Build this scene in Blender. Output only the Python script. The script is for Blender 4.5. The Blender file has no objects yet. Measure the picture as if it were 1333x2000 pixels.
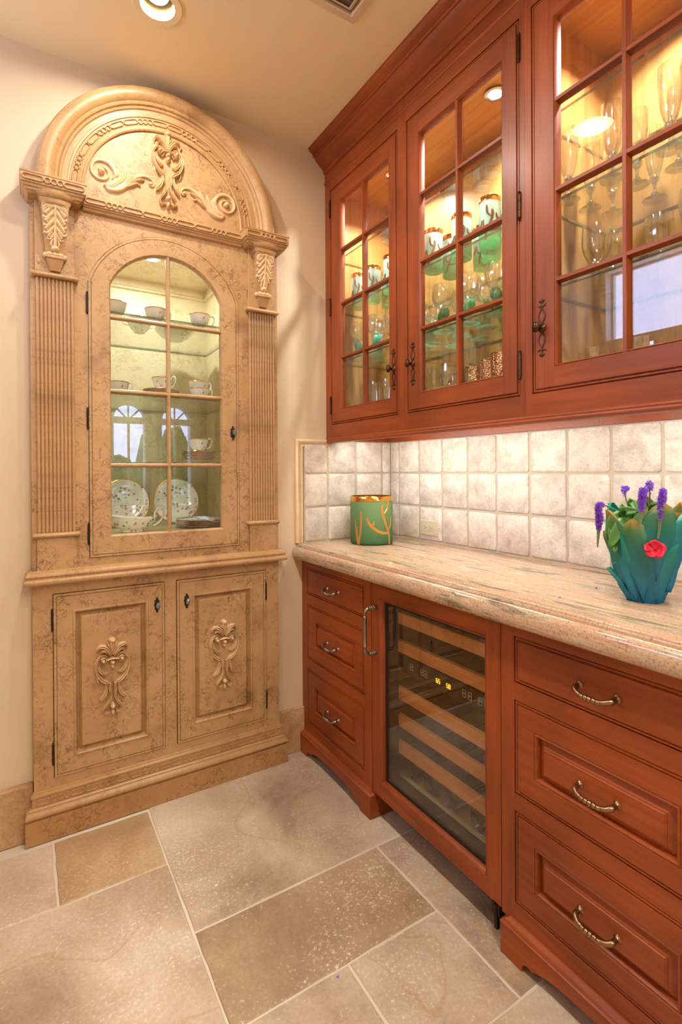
import bpy, bmesh, math, random
from mathutils import Vector, Matrix
from mathutils.geometry import tessellate_polygon

random.seed(7)
PI = math.pi
SC = bpy.context.scene
COL = SC.collection

# ------------------------------------------------------------------ camera
F_PX, PP_Y = 1007.31, 923.85
RIGHT = Vector((0.8506195, -0.5257526, -0.0055384))
DOWN = Vector((-0.0069944, -0.0007824, -0.9999752))
FWD = Vector((0.5257353, 0.8506372, -0.0043428))
cam_data = bpy.data.cameras.new('camera')
cam_data.sensor_fit = 'VERTICAL'
cam_data.sensor_height = 36.0
cam_data.sensor_width = 24.0
cam_data.lens = F_PX / 2000.0 * 36.0
cam_data.shift_y = -(1000.0 - PP_Y) / 2000.0
cam_data.clip_start = 0.02
cam = bpy.data.objects.new('camera', cam_data)
COL.objects.link(cam)
U, B = -DOWN, -FWD
cam.matrix_world = Matrix(((RIGHT.x, U.x, B.x, 0), (RIGHT.y, U.y, B.y, 0), (RIGHT.z, U.z, B.z, 1.26), (0, 0, 0, 1)))
SC.camera = cam

# ------------------------------------------------------------------ world, exposure
world = bpy.data.worlds.new('daylight')
SC.world = world
world.use_nodes = True
wn = world.node_tree
wn.nodes.clear()
w_out = wn.nodes.new('ShaderNodeOutputWorld')
w_bg = wn.nodes.new('ShaderNodeBackground')
w_bg.inputs['Color'].default_value = (0.61, 0.66, 1.0, 1)
w_bg.inputs['Strength'].default_value = 8.0
wn.links.new(w_bg.outputs[0], w_out.inputs[0])
SC.view_settings.view_transform = 'Standard'
SC.view_settings.look = 'None'
SC.view_settings.gamma = 1.0
SC.view_settings.use_curve_mapping = False
SC.view_settings.exposure = 0.56
SC.cycles.transparent_max_bounces = 48
SC.cycles.max_bounces = 7
SC.cycles.diffuse_bounces = 4
SC.cycles.glossy_bounces = 3
SC.cycles.caustics_reflective = False
SC.cycles.caustics_refractive = False
SC.cycles.sample_clamp_indirect = 6.0
SC.cycles.adaptive_threshold = 0.05

CAN_W, PUCK_W, HUTCH_W, STRIP_W = (5.2, 3.6, 9.0, 15.0, 13.0, 10.0), 8.0, 4.3, 3.3
WARM, COOLWHITE = (1.0, 0.92, 0.80), (1.0, 0.97, 0.93)


def lamp_area(name, loc, size, watts, colour, rot=(0, 0, 0), shape='DISK', size_y=None, spread=None):
    l = bpy.data.lights.new(name, 'AREA')
    l.shape = shape
    l.size = size
    if size_y:
        l.size_y = size_y
    l.energy = watts
    l.color = colour
    if spread:
        l.spread = spread
    o = bpy.data.objects.new(name, l)
    o.location = loc
    o.rotation_euler = rot
    COL.objects.link(o)
    return o


# daylight entering through the three windows of the room (portals only guide the sky's light)
def portal(name, loc, sx, sy, rot):
    o = lamp_area(name, loc, sx, 1.0, (1, 1, 1), rot, 'RECTANGLE', sy)
    o.data.cycles.is_portal = True
    return o


portal('portal_left', (-0.99, 1.4475, 2.35), 0.52, 1.19, (0, -PI / 2, 0))
portal('portal_rear', (1.395, -2.75, 1.46), 1.02, 1.36, (PI / 2, 0, 0))


# ------------------------------------------------------------------ helpers: things, parts
ORG = {}


def tag(o, label=None, cat=None, group=None, kind=None):
    if label:
        o['label'] = label
    if cat:
        o['category'] = cat
    if group:
        o['group'] = group
    if kind:
        o['kind'] = kind
    return o


def thing(name, label, cat, loc=(0, 0, 0), rotz=0.0, group=None):
    o = bpy.data.objects.new(name, None)
    o.empty_display_size = 0.05
    o.location = loc
    o.rotation_euler = (0, 0, rotz)
    COL.objects.link(o)
    ORG[o.name] = Vector(loc)
    return tag(o, label, cat, group)


def place(mesh, name, loc=(0, 0, 0), parent=None, rot=(0, 0, 0), scale=(1, 1, 1)):
    """a new object on shared mesh data; loc is a world position"""
    o = bpy.data.objects.new(name, mesh)
    p = Vector(loc)
    if parent is not None:
        o.parent = parent
        p = p - ORG[parent.name]
    o.location = p
    o.rotation_euler = rot
    o.scale = scale
    COL.objects.link(o)
    ORG[o.name] = Vector(loc)
    return o


def copy_tree(root, loc, rotz=0.0, label=None, group=None, scale=None):
    r = root.copy()
    COL.objects.link(r)
    r.location = loc
    r.rotation_euler = (0, 0, rotz)
    if scale:
        r.scale = (scale, scale, scale)
    if label:
        r['label'] = label
    if group:
        r['group'] = group
    for ch in root.children:
        c = ch.copy()
        COL.objects.link(c)
        c.parent = r
        for g in ch.children:
            d = g.copy()
            COL.objects.link(d)
            d.parent = c
    return r


ORD = ['first', 'second', 'third', 'fourth', 'fifth', 'sixth', 'seventh', 'eighth', 'ninth', 'tenth', 'eleventh', 'twelfth']

ID = lambda a, b, d: (a, b, d)
HY, UX, BX = 2.045, 1.209, 1.077        # face planes: hutch (y), wall cabinets (x), base cabinets (x)
HUTCH = lambda a, b, d: (a, HY - d, b)
UPPER = lambda a, b, d: (UX - d, -a, b)
BASE = lambda a, b, d: (BX - d, -a, b)


def catmull(pts, n=6):
    """smooth open curve through pts (tuples of any length)"""
    out = []
    m = len(pts)
    for i in range(m - 1):
        p0 = pts[max(i - 1, 0)]
        p1, p2 = pts[i], pts[i + 1]
        p3 = pts[min(i + 2, m - 1)]
        for k in range(n):
            t = k / n
            out.append(tuple(0.5 * (2 * b + (c - a) * t + (2 * a - 5 * b + 4 * c - d) * t * t + (3 * b - a - 3 * c + d) * t ** 3)
                             for a, b, c, d in zip(p0, p1, p2, p3)))
    out.append(tuple(pts[-1]))
    return out


def arc(cx, cy, r, a0, a1, n):
    return [(cx + r * math.cos(a0 + (a1 - a0) * i / n), cy + r * math.sin(a0 + (a1 - a0) * i / n)) for i in range(n + 1)]


def rect(a0, a1, b0, b1):
    return [(a0, b0), (a1, b0), (a1, b1), (a0, b1)]


class MB:
    def __init__(self, m=ID):
        self.m, self.v, self.f, self.fm, self.cur = m, [], [], [], 0

    def add(self, vs, fs):
        o = len(self.v)
        self.v += [self.m(*p) for p in vs]
        self.f += [tuple(i + o for i in f) for f in fs]
        self.fm += [self.cur] * len(fs)
        return self

    def box(self, a0, a1, b0, b1, d0, d1):
        vs = [(a, b, d) for a in (a0, a1) for b in (b0, b1) for d in (d0, d1)]
        return self.add(vs, [(0, 1, 3, 2), (4, 6, 7, 5), (0, 4, 5, 1), (2, 3, 7, 6), (0, 2, 6, 4), (1, 5, 7, 3)])

    def plate(self, outer, holes=(), d0=0.0, d1=0.01, order='abd'):
        """flat plate with holes in the first two axes of order, thickness along the third"""
        loops = [list(outer)] + [list(h) for h in holes]
        tri = tessellate_polygon([[Vector((p[0], p[1], 0)) for p in l] for l in loops])
        flat = [p for l in loops for p in l]
        n = len(flat)

        def mk(p, d):
            q = dict(zip(order, (p[0], p[1], d)))
            return (q['a'], q['b'], q['d'])
        vs = [mk(p, d0) for p in flat] + [mk(p, d1) for p in flat]
        fs = [tuple(t) for t in tri] + [tuple(i + n for i in reversed(t)) for t in tri]
        o = 0
        for l in loops:
            k = len(l)
            for i in range(k):
                j = (i + 1) % k
                fs.append((o + i, o + j, n + o + j, n + o + i))
            o += k
        return self.add(vs, fs)

    def sweep(self, path, prof, closed=False, axes='abd', cap=True):
        """profile [(offset to the left of the path, height)] along a mitred path in the plane of the first two axes"""
        n, k = len(path), len(prof)
        if axes == 'adb':                 # plan sweeps: profiles are written with outward negative
            prof = [(-o, h) for o, h in prof]
        vs, fs = [], []
        for i in range(n):
            def nrm(p, q):
                dx, dy = q[0] - p[0], q[1] - p[1]
                l = math.hypot(dx, dy) or 1e-9
                return (-dy / l, dx / l)
            if closed:
                n1, n2 = nrm(path[i - 1], path[i]), nrm(path[i], path[(i + 1) % n])
            else:
                n1 = nrm(path[i - 1], path[i]) if i > 0 else nrm(path[0], path[1])
                n2 = nrm(path[i], path[i + 1]) if i < n - 1 else n1
            c = max(1 + n1[0] * n2[0] + n1[1] * n2[1], 0.2)
            mx, my = (n1[0] + n2[0]) / c, (n1[1] + n2[1]) / c
            for o, h in prof:
                q = dict(zip(axes, (path[i][0] + mx * o, path[i][1] + my * o, h)))
                vs.append((q['a'], q['b'], q['d']))
        for i in range(n if closed else n - 1):
            i2 = (i + 1) % n
            for j in range(k - 1):
                fs.append((i * k + j, i * k + j + 1, i2 * k + j + 1, i2 * k + j))
        if not closed and cap:
            fs.append(tuple(range(k)))
            fs.append(tuple((n - 1) * k + j for j in reversed(range(k))))
        return self.add(vs, fs)

    def lathe(self, prof, c=(0, 0, 0), axis='d', n=20, sx=1.0, sy=1.0, close=False):
        """profile [(radius, height)] turned about an axis through c"""
        vs, fs, k = [], [], len(prof)
        for i in range(n):
            t = 2 * PI * i / n
            for r, h in prof:
                p, q = r * math.cos(t) * sx, r * math.sin(t) * sy
                if axis == 'd':
                    vs.append((c[0] + p, c[1] + q, c[2] + h))
                elif axis == 'b':
                    vs.append((c[0] + p, c[1] + h, c[2] + q))
                else:
                    vs.append((c[0] + h, c[1] + p, c[2] + q))
        for i in range(n):
            j = (i + 1) % n
            for s in range(k - 1):
                fs.append((i * k + s, j * k + s, j * k + s + 1, i * k + s + 1))
        if prof[0][0] > 1e-6:
            if close:
                fs.append(tuple(i * k for i in reversed(range(n))))
        if prof[-1][0] > 1e-6 and close:
            fs.append(tuple(i * k + k - 1 for i in range(n)))
        return self.add(vs, fs)

    def tube(self, pts, radii, n=8, closed=False):
        pts = [Vector(p) for p in pts]
        k = len(pts)
        if not isinstance(radii, (list, tuple)):
            radii = [radii] * k
        vs, fs = [], []
        up = None
        for i in range(k):
            if closed:
                t = pts[(i + 1) % k] - pts[i - 1]
            else:
                t = pts[min(i + 1, k - 1)] - pts[max(i - 1, 0)]
            t = t.normalized() if t.length > 1e-9 else Vector((0, 0, 1))
            if up is None:
                up = Vector((0, 0, 1)) if abs(t.z) < 0.9 else Vector((1, 0, 0))
            up = (up - t * up.dot(t)).normalized()
            s = t.cross(up)
            for j in range(n):
                a = 2 * PI * j / n
                vs.append(tuple(pts[i] + (up * math.cos(a) + s * math.sin(a)) * radii[i]))
        for i in range(k if closed else k - 1):
            i2 = (i + 1) % k
            for j in range(n):
                j2 = (j + 1) % n
                fs.append((i * n + j, i * n + j2, i2 * n + j2, i2 * n + j))
        if not closed:
            fs.append(tuple(reversed(range(n))))
            fs.append(tuple((k - 1) * n + j for j in range(n)))
        return self.add(vs, fs)

    def stroke(self, ctrl, h=0.01, d0=0.0, n=5, sec=6, groove=0.0, smooth=True):
        """a carved rib: ctrl = [(a, b, width)], rounded cross-section of height h on the plane d0"""
        pts = catmull(ctrl, n) if smooth and len(ctrl) > 2 else ctrl
        k = len(pts)
        wmax = max(p[2] for p in pts)
        vs, fs = [], []
        for i, (x, y, w) in enumerate(pts):
            p, q = pts[max(i - 1, 0)], pts[min(i + 1, k - 1)]
            dx, dy = q[0] - p[0], q[1] - p[1]
            l = math.hypot(dx, dy) or 1e-9
            nx, ny = -dy / l, dx / l
            w = max(w, wmax * 0.04)
            hh = h * (0.35 + 0.65 * min(1.0, w / wmax))
            for s in range(sec + 1):
                t = -1 + 2 * s / sec
                z = hh * math.sqrt(max(0, 1 - t * t * 0.98)) - (groove * hh * math.exp(-(t * 4) ** 2) if groove else 0)
                if s in (0, sec):
                    z = -0.002
                vs.append((x + nx * t * w / 2, y + ny * t * w / 2, d0 + z))
        r = sec + 1
        for i in range(k - 1):
            for s in range(sec):
                fs.append((i * r + s, i * r + s + 1, (i + 1) * r + s + 1, (i + 1) * r + s))
        fs.append(tuple(range(r)))
        fs.append(tuple((k - 1) * r + s for s in reversed(range(r))))
        return self.add(vs, fs)

    def dome(self, a, b, ra, rb, h, d0=0.0, n=12, rings=4):
        vs, fs = [], []
        for i in range(rings):
            t = PI / 2 * i / rings
            for j in range(n):
                u = 2 * PI * j / n
                vs.append((a + ra * math.cos(t) * math.cos(u), b + rb * math.cos(t) * math.sin(u), d0 - 0.002 * (i == 0) + h * math.sin(t)))
        vs.append((a, b, d0 + h))
        for i in range(rings - 1):
            for j in range(n):
                j2 = (j + 1) % n
                fs.append((i * n + j, i * n + j2, (i + 1) * n + j2, (i + 1) * n + j))
        for j in range(n):
            fs.append(((rings - 1) * n + j, (rings - 1) * n + (j + 1) % n, rings * n))
        return self.add(vs, fs)

    def mesh(self, name, mats, angle=35, org=Vector((0, 0, 0))):
        me = bpy.data.meshes.new(name)
        o = Vector(org)
        me.from_pydata([tuple(Vector(p) - o) for p in self.v], [], self.f)
        for m in (mats if isinstance(mats, (list, tuple)) else [mats]):
            me.materials.append(m)
        for p, i in zip(me.polygons, self.fm):
            p.material_index = i
        bm = bmesh.new()
        bm.from_mesh(me)
        bmesh.ops.remove_doubles(bm, verts=bm.verts, dist=1e-6)
        bmesh.ops.recalc_face_normals(bm, faces=bm.faces)
        bm.to_mesh(me)
        bm.free()
        if angle:
            for p in me.polygons:
                p.use_smooth = True
            me.set_sharp_from_angle(angle=math.radians(angle))
        return me

    def build(self, name, mats, parent=None, angle=35, bevel=0.0, loc=None):
        """one mesh object; vertices are world positions, taken relative to the parent's base"""
        org = ORG[parent.name] if parent is not None else Vector(loc or (0, 0, 0))
        me = self.mesh(name, mats, angle, org)
        o = bpy.data.objects.new(name, me)
        if parent is not None:
            o.parent = parent
        else:
            o.location = org
        COL.objects.link(o)
        ORG[o.name] = org
        if bevel:
            md = o.modifiers.new('bevel', 'BEVEL')
            md.width = bevel
            md.segments = 2
            md.limit_method = 'ANGLE'
            md.angle_limit = math.radians(40)
        return o


# ------------------------------------------------------------------ materials
MATS = {}


def new_mat(name):
    m = bpy.data.materials.new(name)
    m.use_nodes = True
    nt = m.node_tree
    b = nt.nodes['Principled BSDF']
    MATS[name] = m
    return m, nt, b


def srgb(r, g, b):
    f = lambda c: (c / 255 / 12.92) if c / 255 <= 0.04045 else ((c / 255 + 0.055) / 1.055) ** 2.4
    return (f(r), f(g), f(b), 1)


def plain(name, col, rough=0.5, metal=0.0, coat=0.0, emit=0.0, emit_col=None):
    m, nt, b = new_mat(name)
    b.inputs['Base Color'].default_value = col
    b.inputs['Roughness'].default_value = rough
    b.inputs['Metallic'].default_value = metal
    b.inputs['Coat Weight'].default_value = coat
    if emit:
        b.inputs['Emission Color'].default_value = emit_col or col
        b.inputs['Emission Strength'].default_value = emit
    return m


def nodes(nt, kind, **kw):
    n = nt.nodes.new('ShaderNode' + kind)
    for k, v in kw.items():
        if k in n.inputs.keys():
            n.inputs[k].default_value = v
        else:
            setattr(n, k, v)
    return n


def coords(nt, scale=(1, 1, 1), rnd=False, generated=False):
    tc = nodes(nt, 'TexCoord')
    mp = nodes(nt, 'Mapping')
    mp.inputs['Scale'].default_value = scale
    nt.links.new(tc.outputs['Generated' if generated else 'Object'], mp.inputs['Vector'])
    if rnd:
        oi = nodes(nt, 'ObjectInfo')
        ml = nodes(nt, 'Math', operation='MULTIPLY')
        ml.inputs[1].default_value = 37.0
        nt.links.new(oi.outputs['Random'], ml.inputs[0])
        cx = nodes(nt, 'CombineXYZ')
        for i in range(3):
            nt.links.new(ml.outputs[0], cx.inputs[i])
        nt.links.new(cx.outputs[0], mp.inputs['Location'])
    return mp.outputs[0]


def ramp(nt, src, stops):
    r = nodes(nt, 'ValToRGB')
    el = r.color_ramp.elements
    while len(el) > 1:
        el.remove(el[-1])
    el[0].position, el[0].color = stops[0]
    for p, c in stops[1:]:
        e = el.new(p)
        e.color = c
    nt.links.new(src, r.inputs[0])
    return r.outputs[0]


def mix(nt, fac, a, b, blend='MIX'):
    n = nt.nodes.new('ShaderNodeMix')
    n.data_type = 'RGBA'
    n.blend_type = blend
    for i, s in ((0, fac), (6, a), (7, b)):
        if isinstance(s, (int, float)):
            n.inputs[i].default_value = s
        elif isinstance(s, tuple):
            n.inputs[i].default_value = s
        else:
            nt.links.new(s, n.inputs[i])
    return n.outputs[2]


def bump(nt, b, height, strength=0.2, dist=0.002):
    bp = nodes(nt, 'Bump')
    bp.inputs['Strength'].default_value = strength
    bp.inputs['Distance'].default_value = dist
    nt.links.new(height, bp.inputs['Height'])
    nt.links.new(bp.outputs[0], b.inputs['Normal'])


def wood(name, dark, mid, light, scale, rough=0.45, coat=0.24):
    m, nt, b = new_mat(name)
    v = coords(nt, scale)
    n1 = nodes(nt, 'TexNoise', Scale=1.0, Detail=7.0, Roughness=0.62, Distortion=0.6)
    nt.links.new(v, n1.inputs['Vector'])
    c1 = ramp(nt, n1.outputs['Fac'], [(0.28, dark), (0.5, mid), (0.72, light)])
    n2 = nodes(nt, 'TexNoise', Scale=3.2, Detail=2.0)
    nt.links.new(coords(nt), n2.inputs['Vector'])
    f2 = ramp(nt, n2.outputs['Fac'], [(0.35, (0.78, 0.78, 0.78, 1)), (0.65, (1.12, 1.12, 1.12, 1))])
    c2 = mix(nt, 1.0, c1, f2, 'MULTIPLY')
    v3 = nodes(nt, 'TexVoronoi', Scale=34.0, Randomness=1.0)
    nt.links.new(coords(nt), v3.inputs['Vector'])
    spk = ramp(nt, v3.outputs['Distance'], [(0.02, (1, 1, 1, 1)), (0.06, (0, 0, 0, 1))])
    n4 = nodes(nt, 'TexNoise', Scale=9.0, Detail=1.0)
    nt.links.new(coords(nt), n4.inputs['Vector'])
    msk = ramp(nt, n4.outputs['Fac'], [(0.56, (0, 0, 0, 1)), (0.6, (0.7, 0.7, 0.7, 1))])
    sp = mix(nt, 1.0, spk, msk, 'MULTIPLY')
    c3 = mix(nt, sp, c2, (0.03, 0.012, 0.008, 1))
    nt.links.new(c3, b.inputs['Base Color'])
    b.inputs['Roughness'].default_value = rough
    b.inputs['Coat Weight'].default_value = coat
    b.inputs['Coat Roughness'].default_value = 0.27
    b.inputs['Specular IOR Level'].default_value = 0.35
    return m


C_D, C_M, C_L = srgb(129, 57, 20), srgb(144, 66, 24), srgb(157, 76, 29)
wood_v = wood('cherry_upright', C_D, C_M, C_L, (60, 60, 3.0))
wood_h = wood('cherry_level', C_D, C_M, C_L, (60, 3.0, 60))
I_D, I_M, I_L = srgb(176, 118, 62), srgb(200, 142, 80), srgb(212, 158, 94)
maple_v = wood('honey_interior_upright', I_D, I_M, I_L, (26, 26, 1.6), 0.45, 0.1)
maple_h = wood('honey_interior_level', I_D, I_M, I_L, (26, 1.6, 26), 0.45, 0.1)
rack_wood = wood('rack_beech', srgb(196, 132, 78), srgb(222, 162, 102), srgb(232, 178, 120), (30, 2.0, 30), 0.5, 0.0)


def crackle(name, base, pale, vein, amount=0.75, rough=0.5):
    m, nt, b = new_mat(name)
    v = coords(nt)
    nz = nodes(nt, 'TexNoise', Scale=14.0, Detail=4.0, Roughness=0.6)
    nt.links.new(v, nz.inputs['Vector'])
    dist = nodes(nt, 'VectorMath', operation='MULTIPLY_ADD')
    nt.links.new(nz.outputs['Color'], dist.inputs[0])
    dist.inputs[1].default_value = (0.05, 0.05, 0.05)
    nt.links.new(v, dist.inputs[2])
    line = None
    for sc_, wd_ in ((17.0, 0.010), (34.0, 0.012)):
        vn = nodes(nt, 'TexNoise', Scale=sc_, Detail=3.0, Roughness=0.55, Distortion=0.8)
        nt.links.new(dist.outputs[0], vn.inputs['Vector'])
        sb = nodes(nt, 'Math', operation='SUBTRACT')
        nt.links.new(vn.outputs['Fac'], sb.inputs[0])
        sb.inputs[1].default_value = 0.5
        ab = nodes(nt, 'Math', operation='ABSOLUTE')
        nt.links.new(sb.outputs[0], ab.inputs[0])
        l_ = ramp(nt, ab.outputs[0], [(0.0, (1, 1, 1, 1)), (wd_, (0.45, 0.45, 0.45, 1)), (wd_ * 2.6, (0, 0, 0, 1))])
        line = l_ if line is None else mix(nt, 1.0, line, l_, 'LIGHTEN')
    n2 = nodes(nt, 'TexNoise', Scale=9.0, Detail=5.0, Roughness=0.7)
    nt.links.new(v, n2.inputs['Vector'])
    msk = ramp(nt, n2.outputs['Fac'], [(0.44, (0.06, 0.06, 0.06, 1)), (0.60, (amount, amount, amount, 1))])
    fac = mix(nt, 1.0, line, msk, 'MULTIPLY')
    n3 = nodes(nt, 'TexNoise', Scale=5.0, Detail=6.0, Roughness=0.65)
    nt.links.new(v, n3.inputs['Vector'])
    body = ramp(nt, n3.outputs['Fac'], [(0.3, vein), (0.44, base), (0.68, pale)])
    body2 = mix(nt, 0.55, base, body)
    c = mix(nt, fac, body2, vein)
    nt.links.new(c, b.inputs['Base Color'])
    b.inputs['Roughness'].default_value = rough
    b.inputs['Coat Weight'].default_value = 0.10
    b.inputs['Coat Roughness'].default_value = 0.4
    return m


hutch_paint = crackle('crackled_honey_paint', srgb(184, 145, 98), srgb(204, 168, 119), srgb(106, 68, 36), 0.9)
hutch_trim = crackle('rubbed_honey_trim', srgb(183, 143, 95), srgb(200, 162, 112), srgb(114, 74, 40), 0.5, 0.42)
hutch_carve = crackle('pale_carved_trim', srgb(216, 182, 136), srgb(224, 192, 148), srgb(160, 116, 72), 0.25, 0.42)
hutch_low = crackle('antiqued_plinth_paint', srgb(176, 132, 82), srgb(196, 152, 102), srgb(104, 66, 32), 0.9)
hutch_in = crackle('pale_yellow_interior', srgb(220, 206, 166), srgb(230, 218, 184), srgb(150, 116, 70), 0.6)


def paint(name, col, rough=0.6):
    m, nt, b = new_mat(name)
    n = nodes(nt, 'TexNoise', Scale=2.0, Detail=3.0)
    nt.links.new(coords(nt), n.inputs['Vector'])
    k = (col[0] * 0.93, col[1] * 0.92, col[2] * 0.9, 1)
    nt.links.new(mix(nt, n.outputs['Fac'], k, col), b.inputs['Base Color'])
    b.inputs['Roughness'].default_value = rough
    return m


wall_paint = paint('beige_wall_paint', srgb(220, 199, 170))
ceiling_paint = paint('cream_ceiling_paint', srgb(242, 225, 182))
white_paint = paint('white_window_paint', srgb(232, 230, 224), 0.4)


def stone(name, dark, mid, light, scale=2.5, speck=0.0, rough=0.5, tone=0.25, relief=0.25, stretch=(1, 1, 1), fine_scale=None, fine_amt=0.86, vein=None):
    m, nt, b = new_mat(name)
    v = coords(nt, stretch, rnd=True)
    n1 = nodes(nt, 'TexNoise', Scale=scale, Detail=8.0, Roughness=0.62, Distortion=0.5)
    nt.links.new(v, n1.inputs['Vector'])
    c = ramp(nt, n1.outputs['Fac'], [(0.3, dark), (0.5, mid), (0.7, light)])
    oi = nodes(nt, 'ObjectInfo')
    tn = ramp(nt, oi.outputs['Random'], [(0.0, (1 - tone, 1 - tone * 1.1, 1 - tone * 1.2, 1)), (0.5, (1, 0.985, 0.96, 1)), (1.0, (1.04, 1.04, 1.05, 1))])
    c = mix(nt, 1.0, c, tn, 'MULTIPLY')
    n3 = nodes(nt, 'TexNoise', Scale=fine_scale or scale * 42, Detail=5.0, Roughness=0.75)
    nt.links.new(v, n3.inputs['Vector'])
    if speck:
        nb = nodes(nt, 'TexNoise', Scale=scale * 1.3, Detail=3.0)
        nt.links.new(v, nb.inputs['Vector'])
        sm = nodes(nt, 'Math', operation='MULTIPLY_ADD')
        nt.links.new(nb.outputs['Fac'], sm.inputs[0])
        sm.inputs[1].default_value = 0.32
        nt.links.new(n3.outputs['Fac'], sm.inputs[2])
        sp = ramp(nt, sm.outputs[0], [(0.76, (0, 0, 0, 1)), (0.84, (speck, speck, speck, 1))])
        c = mix(nt, sp, c, srgb(230, 222, 210))
        nc = nodes(nt, 'TexNoise', Scale=scale * 11, Detail=4.0, Roughness=0.7)
        nt.links.new(v, nc.inputs['Vector'])
        chips = ramp(nt, nc.outputs['Fac'], [(0.69, (0, 0, 0, 1)), (0.72, (0.8, 0.8, 0.8, 1))])
        c = mix(nt, chips, c, srgb(236, 229, 218))
    if vein:
        nv = nodes(nt, 'TexNoise', Scale=1.7, Detail=2.0, Distortion=1.4)
        nt.links.new(v, nv.inputs['Vector'])
        sv = nodes(nt, 'Math', operation='SUBTRACT')
        nt.links.new(nv.outputs['Fac'], sv.inputs[0])
        sv.inputs[1].default_value = 0.5
        av = nodes(nt, 'Math', operation='ABSOLUTE')
        nt.links.new(sv.outputs[0], av.inputs[0])
        fv = ramp(nt, av.outputs[0], [(0.0, (0.55, 0.55, 0.55, 1)), (0.012, (0, 0, 0, 1))])
        c = mix(nt, fv, c, vein)
    fine = ramp(nt, n3.outputs['Fac'], [(0.3, (fine_amt, fine_amt * 0.99, fine_amt * 0.98, 1)), (0.6, (1.05, 1.05, 1.05, 1))])
    c = mix(nt, 1.0, c, fine, 'MULTIPLY')
    nt.links.new(c, b.inputs['Base Color'])
    b.inputs['Roughness'].default_value = rough
    bump(nt, b, n3.outputs['Fac'], relief, 0.002)
    return m


FS = dict(scale=2.6, rough=0.40, relief=0.3)
floor_brown = stone('travertine_floor_brown', srgb(146, 120, 94), srgb(174, 148, 120), srgb(196, 174, 148), speck=0.9, tone=0.05, **FS)
floor_gold = stone('travertine_floor_gold', srgb(160, 128, 92), srgb(178, 148, 112), srgb(198, 172, 138), speck=0.35, tone=0.05, **FS)
floor_stone = stone('travertine_floor', srgb(150, 128, 108), srgb(190, 170, 148), srgb(214, 199, 180), 2.6, 0.65, 0.40, 0.10, 0.3, vein=srgb(182, 148, 106))
base_stone = stone('travertine_baseboard', srgb(168, 128, 88), srgb(194, 156, 112), srgb(212, 180, 140), 9.0, 0.0, 0.55, 0.12, 0.6, fine_scale=110.0, fine_amt=0.76)
tile_stone = stone('tumbled_travertine_tile', srgb(194, 184, 168), srgb(221, 213, 201), srgb(238, 232, 223), 16.0, 0.0, 0.6, 0.15, 0.6, fine_scale=130.0, fine_amt=0.82)
trim_stone = stone('travertine_pencil_trim', srgb(204, 176, 134), srgb(216, 190, 150), srgb(226, 204, 168), 6.0, 0.0, 0.5, 0.05, 0.2)
grout_light = plain('pale_grout', srgb(190, 179, 160), 0.85)
grout_floor = plain('floor_grout', srgb(212, 200, 182), 0.85)


def granite():
    m, nt, b = new_mat('streaked_granite')
    v = coords(nt, (9, 1.0, 9))
    n1 = nodes(nt, 'TexNoise', Scale=2.4, Detail=9.0, Roughness=0.7, Distortion=0.9)
    nt.links.new(v, n1.inputs['Vector'])
    c = ramp(nt, n1.outputs['Fac'], [(0.28, srgb(80, 72, 62)), (0.38, srgb(136, 120, 98)), (0.46, srgb(198, 178, 152)),
                                     (0.53, srgb(198, 158, 128)), (0.60, srgb(208, 190, 166)), (0.72, srgb(156, 136, 108))])
    n2 = nodes(nt, 'TexNoise', Scale=190.0, Detail=3.0, Roughness=0.7)
    nt.links.new(coords(nt), n2.inputs['Vector'])
    sp = ramp(nt, n2.outputs['Fac'], [(0.30, (0.22, 0.17, 0.14, 1)), (0.42, (0.9, 0.87, 0.85, 1)), (0.62, (1.06, 1.05, 1.04, 1))])
    c = mix(nt, 0.85, c, mix(nt, 1.0, c, sp, 'MULTIPLY'))
    n3 = nodes(nt, 'TexNoise', Scale=4.2, Detail=6.0, Roughness=0.75, Distortion=0.4)
    nt.links.new(coords(nt, (14, 1.3, 14)), n3.inputs['Vector'])
    dk = ramp(nt, n3.outputs['Fac'], [(0.57, (0, 0, 0, 1)), (0.66, (0.85, 0.85, 0.85, 1))])
    c = mix(nt, dk, c, srgb(92, 88, 76))
    nt.links.new(c, b.inputs['Base Color'])
    b.inputs['Roughness'].default_value = 0.1
    b.inputs['Coat Weight'].default_value = 0.4
    b.inputs['Coat Roughness'].default_value = 0.03
    return m


granite_mat = granite()


def thin_glass(name, tint, f0=0.05, f90=0.9, power=4.0, rough=0.0, gcol=(1, 1, 1, 1)):
    """clear sheet or blown glass: tinted see-through layer under a Schlick reflection"""
    m, nt, b = new_mat(name)
    nt.nodes.remove(b)
    out = nt.nodes['Material Output']
    lw = nodes(nt, 'LayerWeight')
    lw.inputs['Blend'].default_value = 0.5
    pw = nodes(nt, 'Math', operation='POWER')
    nt.links.new(lw.outputs['Facing'], pw.inputs[0])
    pw.inputs[1].default_value = power
    ma = nodes(nt, 'Math', operation='MULTIPLY_ADD', use_clamp=True)
    nt.links.new(pw.outputs[0], ma.inputs[0])
    ma.inputs[1].default_value = f90 - f0
    ma.inputs[2].default_value = f0
    tr = nodes(nt, 'BsdfTransparent')
    tr.inputs['Color'].default_value = tint
    gl = nodes(nt, 'BsdfGlossy')
    gl.inputs['Color'].default_value = gcol
    gl.inputs['Roughness'].default_value = rough
    mx = nodes(nt, 'MixShader')
    nt.links.new(ma.outputs[0], mx.inputs[0])
    nt.links.new(tr.outputs[0], mx.inputs[1])
    nt.links.new(gl.outputs[0], mx.inputs[2])
    nt.links.new(mx.outputs[0], out.inputs['Surface'])
    return m


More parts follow.
